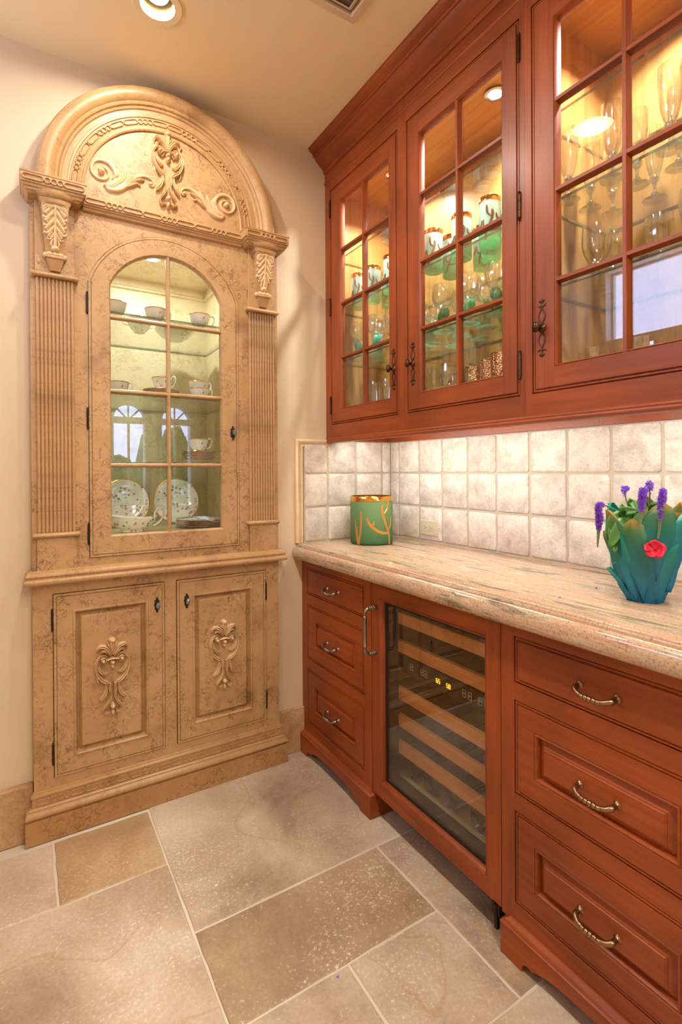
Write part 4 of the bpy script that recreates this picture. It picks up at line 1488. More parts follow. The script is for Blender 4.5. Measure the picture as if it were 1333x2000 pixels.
bx.box(I0, I1, J1 - 0.006, J1 + 0.006, -0.50, -0.034).box(I0, I1, J0 - 0.012, J0, -0.50, -0.034)
bx.build('liner', cooler_dark, wc, angle=0)
MB(BASE).box(I0 + 0.001, I1 - 0.001, J0, J0 + 0.032, -0.48, -0.075).build('cooler_floor', cooler_base, wc, angle=0)
for zt in (0.752, 0.650, 0.480, 0.382, 0.286):
    rk = MB(BASE)
    rk.box(I0 + 0.004, I1 - 0.004, zt - 0.042, zt, -0.088, -0.070)
    r_ = rk.build('rack_front', rack_wood, wc, angle=0, bevel=0.002)
    wr_ = MB(BASE)
    for k in range(7):
        a = I0 + 0.04 + (I1 - I0 - 0.08) * k / 6
        wr_.tube([(a, zt - 0.030, -0.09), (a, zt - 0.030, -0.46)], 0.0025, 6)
    wr_.build('wire_rack', chrome, r_)
cpn = MB(BASE).box(I0 + 0.002, I1 - 0.002, 0.545, 0.600, -0.095, -0.068).build('control_panel', black_matte, wc, angle=0)


def seg_digit(mb, ch, a, b, w, h, t, d):
    on = {'6': 'afgecd', '5': 'afgcd', '8': 'abcdefg'}[ch]
    S = {'a': (0, h, w, h), 'd': (0, 0, w, 0), 'g': (0, h / 2, w, h / 2), 'f': (0, h / 2, 0, h), 'b': (w, h / 2, w, h), 'e': (0, 0, 0, h / 2), 'c': (w, 0, w, h / 2)}
    for c in on:
        x0, y0, x1, y1 = S[c]
        mb.box(a + x0 - t, a + x1 + t, b + y0 - t, b + y1 + t, d, d + 0.0008)


dg = MB(BASE)
for txt, a in (('65', -1.268), ('58', -1.220)):
    for i, ch in enumerate(txt):
        seg_digit(dg, ch, a + i * 0.0105, 0.5685, 0.0065, 0.0125, 0.0008, -0.068)
dg.build('temperature_digits', led_yellow, cpn, angle=0)
ky = MB(BASE)
for a in (-1.400, -1.345, -1.325, -1.150, -1.126, -1.085, -1.062):
    for z in (0.566, 0.578):
        ky.sweep(rect(a, a + 0.014, z, z + 0.010), [(0.0, -0.068), (0.0, -0.0674), (0.0008, -0.0674), (0.0008, -0.068)], closed=True)
ky.build('key_outlines', led_white, cpn, angle=0)
# bar pull
pm = MB(BASE)
pz0, pz1, pa = 0.607, 0.769, -1.5095
c = catmull([(pa, pz0, 0.0, 0.0085), (pa, pz0, 0.006, 0.0085), (pa, pz0, 0.020, 0.0070), (pa, pz0, 0.036, 0.0058), (pa - 0.001, pz0 + 0.010, 0.0455, 0.0055), (pa - 0.001, pz0 + 0.022, 0.047, 0.0052),
             (pa - 0.001, (pz0 + pz1) / 2, 0.047, 0.0052), (pa - 0.001, pz1 - 0.022, 0.047, 0.0052), (pa - 0.001, pz1 - 0.010, 0.0455, 0.0055), (pa, pz1, 0.036, 0.0058), (pa, pz1, 0.020, 0.0070), (pa, pz1, 0.006, 0.0085), (pa, pz1, 0.0, 0.0085)], 5)
pm.tube([p[:3] for p in c], [p[3] for p in c], 10)
for z in (pz0, pz1):
    for dd in (0.004, 0.012, 0.020, 0.027):
        pm.lathe([(0.006, -0.003), (0.0092 - dd * 0.06, -0.0015), (0.0095 - dd * 0.06, 0), (0.0092 - dd * 0.06, 0.0015), (0.006, 0.003)], (pa, z, dd), 'd', 14)
pm.lathe([(0.0055, -0.056), (0.0078, -0.054), (0.0078, -0.050), (0.0068, -0.049), (0.0072, -0.0), (0.0068, 0.049), (0.0078, 0.050), (0.0078, 0.054), (0.0055, 0.056)], (pa - 0.001, (pz0 + pz1) / 2, 0.047), 'b', 16)
pm.build('bar_pull', pewter, cd, angle=50)
# toe space and lower door hinge
MB(BASE).box(A0, A1, 0.0, 0.09, -0.13, -0.12).build('toe_kick', black_matte, wc, angle=0)
MB(BASE).box(-0.972, -0.945, 0.066, 0.095, -0.02, 0.004).lathe([(0.006, -0.020), (0.006, 0.010)], (-0.958, 0.085, 0.004), 'b', 12, close=True).box(-0.962, -0.952, 0.03, 0.07, -0.004, 0.006).build('pivot_hinge', iron, wc, angle=0)
# bottles lying in the bottom of the cooler
for i, a in enumerate((-1.43, -1.34, -1.25, -1.12)):
    bt = thing('wine_bottle', 'dark wine bottle lying in the bottom of the wine cooler, %s from the left' % ORD[i], 'bottle', (BX + 0.28, -a, J0 + 0.032 + 0.039), group='bottles in the wine cooler')
    X0 = BX + 0.10
    mb = MB(lambda p, q, h: (X0 + h, -a + p, J0 + 0.0715 + q))
    mb.lathe([(0, 0.012), (0.020, 0.010), (0.030, 0.0), (0.0375, 0.004), (0.0385, 0.010), (0.0385, 0.185), (0.034, 0.205), (0.018, 0.235), (0.0145, 0.25), (0.014, 0.295), (0.0158, 0.297), (0.0158, 0.305), (0, 0.305)], n=20)
    mb.build('glass_body', bottle_glass, bt)

# ------------------------------------------------------------------ countertop
ct = MB(BASE)
prof = [(-0.500, 0.866), (-0.500, 0.935), (0.023, 0.935), (0.0255, 0.9335), (0.0265, 0.931), (0.0265, 0.9295), (0.0295, 0.929), (0.0310, 0.927), (0.0315, 0.9235), (0.0315, 0.9215), (0.0335, 0.921)]
prof += [(0.0335 + 0.0165 * math.sin(u), 0.8935 + 0.0265 * math.cos(u)) for u in [0.25 + (PI - 0.25) * i / 10 for i in range(11)]] + [(0.015, 0.866)]
n = len(prof)
vs = [(a, b, d) for a in (-WY + 0.0005, -0.372) for d, b in prof]
fs = [(i, (i + 1) % n, n + (i + 1) % n, n + i) for i in range(n)] + [tuple(reversed(range(n))), tuple(range(n, 2 * n))]
ct.add(vs, fs)
cto = ct.build('granite_countertop', granite_mat, angle=40, loc=(BX + 0.2, 1.2, 0.866))
tag(cto, 'polished pink and cream streaked granite countertop with ogee edge over the base cabinets', 'countertop')

# ------------------------------------------------------------------ wall cabinets
Z0, Z1 = 1.470, 2.543                     # door opening
GZ = (1.535, 2.466)
MZ = [1.766, 2.005, 2.243]


def glass_door(parent, a0, a1, g0, g1, hinge_left):
    R_ = lambda e: rect(a0 + e, a1 - e, Z0 + e, Z1 - e)
    gl = rect(g0, g1, *GZ)
    mb = MB(UPPER)
    joined_frame(mb, (a0 + 0.0120, a1 - 0.0120, Z0 + 0.0120, Z1 - 0.0120), [(g0, g1) + GZ], -0.022, 0.0005)
    mb.sweep(R_(0.0022), [(0.0, -0.022), (0.0, -0.004), (0.002, -0.001), (0.0055, -0.001), (0.0075, -0.004), (0.0090, -0.0045), (0.0105, 0.0005)], closed=True)
    mb.sweep(gl, [(0.0, 0.0005), (0.0012, -0.0015), (0.003, 0.0), (0.006, -0.004), (0.008, -0.011), (0.008, -0.022), (0.0, -0.022)], closed=True)
    d = mb.build('glass_door', [wood_v, wood_h], parent, angle=30)
    hp = [(-0.008, -0.021), (-0.008, -0.012), (-0.0055, -0.006), (-0.0045, -0.0005), (0.0045, -0.0005), (0.0055, -0.006), (0.008, -0.012), (0.008, -0.021)]
    gc = (g0 + g1) / 2
    MB(UPPER).sweep([(gc, GZ[0]), (gc, GZ[1])], hp).build('muntin', wood_v, d, angle=25)
    for z in MZ:
        MB(UPPER).sweep([(g0, z), (g1, z)], [(o, h - 0.0007) for o, h in hp]).build('muntin', wood_h, d, angle=25)
    zs = [GZ[0] + 0.004] + MZ + [GZ[1] - 0.004]
    for r in range(4):
        for (p, q) in ((g0 + 0.004, gc - 0.0005), (gc + 0.0005, g1 - 0.004)):
            MB(UPPER).box(p, q, zs[r] + 0.0005, zs[r + 1] - 0.0005, -0.0165, -0.0135).build('glass_pane', pane_glass, d, angle=0)
    hx = a0 if hinge_left else a1
    for z in (2.458, 2.009, 1.559):
        place(BHINGE, 'hinge', (UX - 0.003, -hx, z), d)
    ka = a1 - 0.028 if hinge_left else a0 + 0.033
    place(KNOB, 'knob', (UX - 0.0005, -ka, 1.646), d, RX)
    return d


def wall_unit(y1, y0, label, openings, lstile):
    t = thing('glass_wall_cabinet', label, 'cabinet', (UX + 0.19, (y0 + y1) / 2, 1.393))
    A0, A1 = -y1, -y0
    fr = MB(UPPER)
    joined_frame(fr, (A0, A1, 1.396, 2.70), [(o[0], o[1], Z0, Z1) for o in openings], -0.022, 0.0)
    fr.build('face_frame', [wood_v, wood_h], t, angle=0)
    DB = -(WX - 0.002 - UX)
    i0, i1 = A0 + 0.014, A1 - 0.012
    b = MB(UPPER)
    b.box(A0, i0, 1.4325, 2.70, DB, -0.022).box(i1, A1, 1.4325, 2.70, DB, -0.022).box(A0, A1, 1.43, 2.70, DB, DB + 0.010)
    b.build('carcass', maple_v, t, angle=0)
    b = MB(UPPER)
    b.box(i0, i1, 2.556, 2.575, DB + 0.010, -0.022).box(i0, i1, 1.432, 1.470, DB + 0.010, -0.022)
    b.build('cabinet_deck', maple_h, t, angle=0)
    for z in (1.766, 2.005, 2.243):
        sh = MB(UPPER).box(i0 + 0.002, i1 - 0.002, z - 0.0075, z + 0.0005, DB + 0.0115, -0.050)
        sh.fm = [1, 1, 0, 0, 1, 1]
        sh.build('glass_shelf', [shelf_glass, shelf_edge], t, angle=0)
    # rail under the cabinet along the wall, lit by the strip behind the front rail
    b = MB(UPPER)
    b.box(A0, A1, 1.400, 1.432, DB + 0.0105, DB + 0.026)
    if lstile:
        b.box(A0, A0 + 0.014, 1.400, 1.432, DB + 0.0265, -0.022)
    b.build('wall_rail', wood_h, t, angle=0)
    ls = MB(UPPER).box(i0 + 0.06, i1 - 0.06, 1.4195, 1.432, -0.085, -0.040).build('light_strip', chrome, t, angle=0)
    MB(UPPER).box(i0 + 0.065, i1 - 0.065, 1.4185, 1.4196, -0.080, -0.045).build('lens', lens_soft, ls, angle=0)
    lamp_area('strip_lamp', (UX + 0.0625, (y0 + y1) / 2, 1.417), (y1 - y0) - 0.2, STRIP_W * (y1 - y0), COOLWHITE, (-0.75, 0, PI / 2), 'RECTANGLE', 0.03)
    for o in openings:
        glass_door(t, *o)
    return t


u1 = wall_unit(WY - 0.001, 0.963, 'pair of glass-door cherry wall cabinets holding green glassware', [(-2.0375, -1.5395, -1.957, -1.593, True), (-1.4875, -0.9805, -1.420, -1.042, False)], True)
u2 = wall_unit(0.9625, 0.385, 'single-door cherry wall cabinet full of clear stemware at the right edge', [(-0.9410, -0.4270, -0.871, -0.493, False)], False)
for unit, spots in ((u1, (1.23, 1.80)), (u2, (0.70,))):
    for yk in spots:
        pk = MB().lathe([(0.026, 0.0), (0.034, -0.002), (0.037, -0.006), (0.027, -0.008), (0.024, -0.004)], (1.393, yk, 2.556), 'd', 26).build('puck_light', chrome, unit)
        MB().lathe([(0.025, -0.0045), (0.0, -0.0065)], (1.393, yk, 2.556), 'd', 20).build('lens', lens_emit, pk)
        lamp_area('puck_lamp', (1.393, yk, 2.547), 0.05, PUCK_W, COOLWHITE, spread=math.radians(135))

lr = MB(UPPER)
lr.sweep([(-WY + 0.001, 0.0), (-0.385, 0.0), (-0.385, -0.022)], [(0.021, 1.388), (-0.004, 1.388), (-0.008, 1.390), (-0.0095, 1.3945), (-0.008, 1.399), (-0.005, 1.401), (-0.006, 1.404), (-0.004, 1.409), (0.0, 1.411)], axes='adb')
lro = lr.build('light_rail_moulding', wood_h, angle=45, loc=(UX, 1.23, 1.388))
tag(lro, 'rounded cherry light rail running along the bottom of the glass cabinets', 'moulding')
cr = MB(UPPER)
cp_ = [(0.0, 2.585), (-0.004, 2.588), (-0.005, 2.594), (-0.003, 2.599), (0.003, 2.6015), (0.003, 2.6345), (-0.006, 2.637), (-0.011, 2.643), (-0.012, 2.649), (-0.009, 2.653), (-0.014, 2.656), (-0.020, 2.661), (-0.030, 2.669), (-0.042, 2.680),
       (-0.051, 2.690), (-0.055, 2.697), (-0.061, 2.699), (-0.065, 2.704), (-0.063, 2.709), (-0.068, 2.712), (-0.077, 2.718), (-0.084, 2.7255), (-0.086, 2.729), (-0.088, 2.7295), (-0.088, 2.7345), (0.02, 2.7345)]
cr.sweep([(-WY + 0.001, 0.0), (-0.385, 0.0), (-0.385, -0.37)], cp_, axes='adb')
cro = cr.build('crown_moulding', wood_h, angle=30, loc=(UX, 1.23, 2.6))
tag(cro, 'stepped cherry crown moulding where the wall cabinets meet the ceiling', 'moulding')

# ------------------------------------------------------------------ glassware
def on_cyl(r, z0):
    """map strokes onto an upright cylinder of radius r: a along the circumference, b up, d outwards"""
    return lambda a, b, d: ((r + d) * math.sin(a / r), -(r + d) * math.cos(a / r), z0 + b)


def cactus(mb, a, b, s, w, h, flip=1):
    """a branching desert cactus: trunk, long raised arm, short hooked arm"""
    L = lambda pts: mb.stroke([(a + flip * x * s, b + y * s, ww * w) for x, y, ww in pts], h, 0.0, n=4, sec=4)
    L([(0.10, 0.0, 0.9), (0.09, 0.16, 0.9), (0.03, 0.32, 1.0), (-0.07, 0.55, 1.0), (-0.10, 0.72, 1.0), (-0.08, 0.80, 0.5)])
    L([(0.06, 0.22, 0.8), (-0.12, 0.24, 1.0), (-0.30, 0.34, 1.0), (-0.40, 0.46, 0.9), (-0.41, 0.55, 0.4)])
    L([(-0.32, 0.36, 0.6), (-0.29, 0.42, 0.6), (-0.28, 0.47, 0.3)])
    L([(-0.05, 0.62, 0.6), (0.04, 0.72, 0.8), (0.06, 0.86, 0.8), (0.06, 0.94, 0.4)])
    L([(0.04, 0.30, 0.6), (0.14, 0.36, 0.7), (0.17, 0.50, 0.7), (0.16, 0.56, 0.3)])


def build_tumbler():
    t = thing('cactus_tumbler', '', 'tumbler')
    r, h = 0.0355, 0.158
    MB().lathe([(0.0, 0.0), (r * 0.86, 0.0), (r * 0.97, 0.003), (r, 0.009), (r, h - 0.020), (r, h), (r - 0.002, h), (r - 0.002, 0.022), (r * 0.7, 0.016), (0, 0.014)], n=28).build('frosted_body', frost_tumbler, t, angle=50)
    MB().lathe([(r + 0.0004, h - 0.019), (r + 0.0006, h - 0.001), (r - 0.0008, h + 0.0006), (r - 0.0024, h - 0.001), (r - 0.0022, h - 0.010)], n=28).build('gold_rim', gold, t, angle=60)
    mb = MB(on_cyl(r + 0.0002, 0))
    for k in range(3):
        cactus(mb, 2 * PI * r * k / 3, 0.012 + 0.02 * (k % 2), 0.120, 0.0110, 0.0006, 1 if k % 2 else -1)
    mb.build('cactus_print', brown_decal, t, angle=0)
    return t


def build_goblet(stem_m, name):
    t = thing(name, '', 'goblet')
    MB().lathe([(0.0, 0.088), (0.012, 0.089), (0.026, 0.095), (0.036, 0.106), (0.041, 0.122), (0.0415, 0.140), (0.038, 0.165), (0.0365, 0.172), (0.0358, 0.172), (0.0373, 0.164), (0.0405, 0.140), (0.040, 0.123), (0.034, 0.108), (0.024, 0.098), (0.010, 0.092), (0, 0.091)], n=28).build('bowl', crystal, t, angle=60)
    st = MB()
    st.lathe([(0.010, 0.003), (0.007, 0.012), (0.009, 0.026), (0.014, 0.042), (0.017, 0.058), (0.016, 0.074), (0.010, 0.086), (0.0, 0.090)], n=12)
    for k in range(3):
        u = 2 * PI * k / 3
        st.lathe([(0, 0.0), (0.006, 0.004), (0.009, 0.014), (0.008, 0.026), (0.004, 0.033), (0, 0.035)], (0.016 * math.cos(u), 0.016 * math.sin(u), 0.042 + 0.008 * k), n=10)
    st.build('cactus_stem', stem_m, t, angle=60)
    MB().lathe([(0, 0.0), (0.036, 0.0), (0.0375, 0.0015), (0.036, 0.0028), (0.014, 0.0045), (0.0, 0.006)], n=28).build('foot', foot_glass, t, angle=50)
    return t


def build_stem(name, bowl, knops, foot_r, stem_top, cat):
    t = thing(name, '', cat)
    inner = [(max(r - 0.0010, 0.0), z + (0.0 if i == len(bowl) - 1 else 0.0012)) for i, (r, z) in enumerate(bowl)]
    MB().lathe(bowl + inner[::-1], n=26).build('bowl', crystal, t, angle=60)
    MB().lathe([(0.0045, 0.004)] + knops + [(0.0, stem_top)], n=14).build('stem', crystal_thick, t, angle=60)
    MB().lathe([(0, 0.0), (foot_r * 0.96, 0.0), (foot_r, 0.0012), (foot_r * 0.96, 0.0022), (foot_r * 0.3, 0.0045), (0.005, 0.009), (0, 0.010)], n=26).build('foot', crystal, t, angle=50)
    return t


FLUTE = lambda: build_stem('champagne_flute', [(0.0, 0.062), (0.009, 0.064), (0.015, 0.074), (0.020, 0.092), (0.0235, 0.120), (0.0255, 0.150), (0.0260, 0.180), (0.0255, 0.196)],
                           [(0.005, 0.012), (0.010, 0.018), (0.005, 0.023), (0.0048, 0.042), (0.009, 0.049), (0.0125, 0.056), (0.013, 0.062)], 0.031, 0.072, 'flute')
GOBLET = lambda: build_stem('wine_glass', [(0.0, 0.074), (0.012, 0.076), (0.025, 0.086), (0.034, 0.102), (0.0385, 0.122), (0.0395, 0.145), (0.0385, 0.165), (0.0375, 0.176)],
                            [(0.005, 0.012), (0.009, 0.018), (0.0055, 0.024), (0.005, 0.050), (0.009, 0.058), (0.014, 0.066), (0.014, 0.072)], 0.035, 0.084, 'wine glass')
TALL = lambda: build_stem('tall_flute', [(0.0, 0.085), (0.010, 0.087), (0.020, 0.100), (0.027, 0.122), (0.0315, 0.155), (0.0335, 0.190), (0.0330, 0.222)],
                          [(0.006, 0.014), (0.011, 0.021), (0.006, 0.027), (0.0055, 0.055), (0.010, 0.064), (0.015, 0.074), (0.015, 0.084)], 0.038, 0.096, 'flute')


def scatter(proto, spots, label, group, z, rot=True):
    """proto takes the first spot, copies the rest; labels count from the left"""
    order = sorted(range(len(spots)), key=lambda i: spots[i][0] / max(spots[i][1], 0.1))
    for rank, i in enumerate(order):
        x, y = spots[i][:2]
        rz = random.uniform(0, 2 * PI) if rot is True else rot
        lb = label % ORD[rank]
        if rank == 0:
            proto.location = (x, y, z)
            proto.rotation_euler = (0, 0, rz)
            o = proto
        else:
            o = copy_tree(proto, (x, y, z), rz)
        tag(o, lb, None, group)


SH = {k: v + 0.001 for k, v in dict(top=2.2435, mid=2.0055, low=1.7665, deck=1.470).items()}
scatter(build_tumbler(), [(1.330, 1.985), (1.335, 1.880), (1.335, 1.745), (1.330, 1.478), (1.425, 1.478), (1.335, 1.335), (1.335, 1.205), (1.470, 1.360), (1.430, 1.285), (1.440, 1.900), (1.440, 1.770), (1.450, 1.165)],
        'frosted green cactus tumbler with gold rim on the middle shelf, %s from the left', 'cactus tumblers on the middle shelf', SH['mid'], -0.9)
scatter(build_goblet(teal_stem, 'teal_cactus_goblet'), [(1.325, 1.985), (1.330, 1.850), (1.430, 1.965), (1.430, 1.845), (1.330, 1.720), (1.420, 1.580), (1.500, 1.700), (1.515, 1.560)],
        'clear goblet with turquoise cactus stem on the lower shelf, %s from the left', 'turquoise-stemmed goblets', SH['low'])
scatter(build_goblet(green_stem, 'green_cactus_goblet'), [(1.325, 1.420), (1.330, 1.295), (1.425, 1.425), (1.415, 1.290), (1.330, 1.170), (1.515, 1.420), (1.505, 1.300), (1.430, 1.150)],
        'clear goblet with green cactus stem on the lower shelf, %s from the left', 'green-stemmed goblets', SH['low'])
scatter(FLUTE(), [(1.385, 2.020), (1.385, 1.940), (1.390, 1.850), (1.470, 1.960), (1.470, 1.780)],
        'plain champagne flute on the cabinet floor behind the left door, %s from the left', 'flutes behind the left door', SH['deck'])


def build_cup():
    t = thing('hammered_gold_cup', '', 'cup')
    prof, inner = [(0.0, 0.0), (0.020, 0.0), (0.021, 0.006), (0.016, 0.012), (0.026, 0.022), (0.036, 0.045), (0.041, 0.075), (0.0425, 0.110), (0.0435, 0.150), (0.044, 0.168)], []
    mb = MB()
    n = 40
    vs, fs, k = [], [], len(prof)
    full = prof + [(r - 0.0015, z) for r, z in reversed(prof[4:])] + [(0, 0.024)]
    k = len(full)
    for i in range(n):
        u = 2 * PI * i / n
        for r, z in full:
            q = r * (1 + 0.035 * math.cos(10 * u) * min(1, z / 0.05))
            vs.append((q * math.cos(u), q * math.sin(u), z))
    for i in range(n):
        j = (i + 1) % n
        for s in range(k - 1):
            fs.append((i * k + s, j * k + s, j * k + s + 1, i * k + s + 1))
    mb.add(vs, fs)
    mb.build('lobed_body', hammered_gold, t, angle=60)
    MB().lathe([(0.044, 0.166), (0.0455, 0.1685), (0.044, 0.171), (0.0425, 0.1685), (0.044, 0.166)], n=32).build('rim', gold, t, angle=60)
    return t


scatter(build_cup(), [(1.395, 1.255), (1.440, 1.372), (1.500, 1.262), (1.340, 1.150), (1.470, 1.500)],
        'hammered rose-gold lobed cup on the cabinet floor behind the middle door, %s from the left', 'hammered cups', SH['deck'])
scatter(GOBLET(), [(1.350, 1.500), (1.340, 1.405)],
        'clear wine glass on the cabinet floor behind the middle door, %s from the left', 'wine glasses behind the middle door', SH['deck'])

scatter(TALL(), [(1.400, 0.610), (1.490, 0.640)],
        'tall crystal flute on the top shelf of the right cabinet, %s from the left', 'tall flutes on the top shelf', SH['top'])
scatter(FLUTE(), [(1.300, 0.889), (1.394, 0.884), (1.476, 0.866), (1.302, 0.765), (1.386, 0.747), (1.499, 0.760), (1.389, 0.646), (1.297, 0.622)],
        'crystal champagne flute on the middle shelf of the right cabinet, %s from the left', 'flutes on the middle shelf', SH['mid'])
scatter(GOBLET(), [(1.386, 0.860), (1.478, 0.863), (1.482, 0.737), (1.400, 0.610)],
        'crystal wine glass on the lower shelf of the right cabinet, %s from the left', 'wine glasses on the lower shelf', SH['low'])


def build_low_tumbler():
    t = thing('whisky_tumbler', '', 'tumbler')
    MB().lathe([(0, 0.0), (0.034, 0.0), (0.0375, 0.004), (0.040, 0.05), (0.041, 0.128), (0.0398, 0.128), (0.0385, 0.05), (0.034, 0.014), (0, 0.012)], n=28).build('glass_body', crystal, t, angle=50)
    return t


scatter(build_low_tumbler(), [(1.380, 0.865), (1.380, 0.725), (1.470, 0.800)], 'clear straight tumbler on the floor of the right cabinet, %s from the left', 'tumblers in the right cabinet', SH['deck'])


# ------------------------------------------------------------------ china in the hutch
def build_cup_china():
    t = thing('floral_teacup', '', 'teacup')
    MB().lathe([(0, 0.002), (0.018, 0.0), (0.020, 0.003), (0.019, 0.006), (0.029, 0.014), (0.037, 0.028), (0.0405, 0.044), (0.0435, 0.055), (0.0425, 0.0555), (0.039, 0.044), (0.035, 0.028), (0.026, 0.016), (0, 0.010)], n=28).build('cup_body', china, t, angle=60)
    MB().lathe([(0.0433, 0.0535), (0.0445, 0.0555), (0.0433, 0.0570), (0.0418, 0.0555), (0.0433, 0.0535)], n=28).build('gilt_rim', gold, t, angle=60)
    c = catmull([(0.036, 0, 0.016, 0.003), (0.050, 0, 0.018, 0.0032), (0.060, 0, 0.032, 0.0034), (0.063, 0, 0.050, 0.0034), (0.056, 0, 0.060, 0.0032), (0.046, 0, 0.056, 0.003), (0.040, 0, 0.046, 0.003)], 4)
    MB().tube([p[:3] for p in c], [p[3] for p in c], 8).build('handle', china_plain, t, angle=60)
    return t


def build_saucer(r, name):
    t = thing(name, '', 'saucer' if r < 0.09 else 'plate')
    MB().lathe([(0, 0.0), (r * 0.5, 0.0), (r * 0.52, 0.002), (r * 0.62, 0.005), (r * 0.98, 0.0115), (r, 0.0125), (r * 0.98, 0.0135), (r * 0.64, 0.008), (r * 0.5, 0.0045), (0, 0.0035)], n=36).build('plate_body', china, t, angle=50)
    MB().lathe([(r * 0.985, 0.0110), (r * 1.006, 0.0125), (r * 0.985, 0.0142), (r * 0.96, 0.0135)], n=36).build('gilt_rim', gold, t, angle=60)
    return t


S1, S2, S3, S0 = 1.861, 1.561, 1.298, 1.021
cup0 = build_cup_china()
CUPS = [((0.310, 2.165, S1), 2.2, 'floral teacup at the left end of the hutch top shelf'), ((0.465, 2.175, S1), 0.2, 'floral teacup in the middle of the hutch top shelf'),
        ((0.640, 2.160, S1), 0.1, 'floral teacup with gilt handle at the right end of the hutch top shelf'), ((0.325, 2.22, S2 + 0.001), 0.3, 'floral teacup at the left end of the second hutch shelf'),
        ((0.510, 2.27, S2 + 0.0415), -0.8, 'floral teacup standing on the saucer pile of the second hutch shelf'), ((0.655, 2.23, S2 + 0.001), 0.2, 'lower of the two nested floral teacups on the second hutch shelf'),
        ((0.655, 2.23, S2 + 0.0300), 0.35, 'upper of the two nested floral teacups on the second hutch shelf'), ((0.672, 2.30, S3 + 0.0505), 0.15, 'floral teacup standing on the plate pile of the third hutch shelf')]
for i, (loc, rz, lb) in enumerate(CUPS):
    if i == 0:
        cup0.location, cup0.rotation_euler = loc, (0, 0, rz)
        tag(cup0, lb, None, 'floral teacups in the hutch')
    else:
        copy_tree(cup0, loc, rz, lb, 'floral teacups in the hutch')
sau0 = build_saucer(0.075, 'floral_saucer')
first = True
for base, n, lb in (((0.505, 2.27, S2), 5, 'saucer in the pile on the second hutch shelf, %s from the bottom'), ((0.672, 2.30, S3), 6, 'saucer in the pile on the third hutch shelf, %s from the bottom')):
    for k in range(n):
        loc = (base[0], base[1], base[2] + 0.0005 + 0.0078 * k)
        if first:
            sau0.location = loc
            tag(sau0, lb % ORD[k], None, 'saucers piled in the hutch')
            first = False
        else:
            copy_tree(sau0, loc, 0.5 * k, lb % ORD[k], 'saucers piled in the hutch')
pl0 = build_saucer(0.104, 'floral_plate')
pl0.location = (0.655, 2.22, S0)
tag(pl0, 'bottom plate of the pile at the right of the hutch floor', None, 'plates on the hutch floor')
for k in range(1, 4):
    copy_tree(pl0, (0.655, 2.22, S0 + 0.0078 * k), 0.4 * k, 'plate in the pile on the hutch floor, %s from the bottom' % ORD[k], 'plates on the hutch floor')
for x, y, lb in ((0.375, 2.40, 'large floral plate leaning upright at the left of the hutch floor'), (0.600, 2.42, 'large floral plate leaning upright at the right of the hutch floor')):
    o = copy_tree(pl0, (x, y, S0 + 0.104), 0, lb, 'plates on the hutch floor')
    o.rotation_euler = (math.radians(80), 0, 0)


def bowl_china(name, label, loc, r, h, lid=False):
    t = thing(name, label, 'bowl', loc)
    x, y, z = loc
    MB().lathe([(0, 0.002), (r * 0.42, 0.0), (r * 0.45, 0.004), (r * 0.7, h * 0.3), (r * 0.95, h * 0.7), (r, h), (r * 0.975, h), (r * 0.9, h * 0.7), (r * 0.6, h * 0.32), (0, 0.009)], (x, y, z), n=32).build('bowl_body', china, t, angle=60)
    MB().lathe([(r * 0.99, h - 0.002), (r * 1.01, h + 0.0005), (r * 0.985, h + 0.002), (r * 0.965, h)], (x, y, z), n=32).build('gilt_rim', gold, t, angle=60)
    if lid:
        for s in (-1, 1):
            c = catmull([(x + s * r * 0.8, y, z + h * 0.45, 0.003), (x + s * r * 1.25, y, z + h * 0.55, 0.003), (x + s * r * 1.3, y, z + h * 0.9, 0.003), (x + s * r * 0.98, y, z + h * 0.92, 0.003)], 5)
            MB().tube([p[:3] for p in c], [p[3] for p in c], 8).build('handle', china_plain, t, angle=60)
    return t


bowl_china('serving_bowl', 'white serving bowl at the back right of the hutch top shelf', (0.600, 2.42, S1), 0.088, 0.055)
bowl_china('sugar_bowl', 'two-handled floral sugar bowl at the back of the hutch top shelf', (0.435, 2.36, S1), 0.052, 0.060, True)

# gravy boat
gv = thing('gravy_boat', 'floral gravy boat with looped handle at the left of the hutch floor', 'gravy boat', (0.375, 2.185, S0))
vs, fs = [], []
n, rg = 32, []
for lvl, (zz_, f) in enumerate([(0.0, 0.42), (0.004, 0.46), (0.008, 0.42), (0.022, 0.78), (0.040, 0.96), (0.058, 1.05), (0.056, 1.01), (0.040, 0.90), (0.020, 0.68), (0.012, 0.0)]):
    for i in range(n):
        u = 2 * PI * i / n
        lx = 0.088 * f * (1.12 if math.cos(u) < 0 else 1.0)
        spout = max(0, -math.cos(u)) ** 3 * 0.020 * (zz_ / 0.058) + 0.004 * math.cos(3 * u) * (zz_ / 0.058)
        vs.append((0.375 + lx * math.cos(u), 2.185 + 0.045 * f * math.sin(u), S0 + zz_ + spout))
for l in range(9):
    for i in range(n):
        j = (i + 1) % n
        fs.append((l * n + i, l * n + j, (l + 1) * n + j, (l + 1) * n + i))
MB().add(vs, fs).build('boat_body', china, gv, angle=60)
c = catmull([(0.452, 2.185, S0 + 0.022, 0.004), (0.470, 2.185, S0 + 0.030, 0.004), (0.490, 2.185, S0 + 0.055, 0.0042), (0.492, 2.185, S0 + 0.080, 0.0042), (0.476, 2.185, S0 + 0.090, 0.004), (0.460, 2.185, S0 + 0.078, 0.004), (0.456, 2.185, S0 + 0.054, 0.004)], 5)
MB().tube([p[:3] for p in c], [p[3] for p in c], 8).build('handle', china_plain, gv, angle=60)

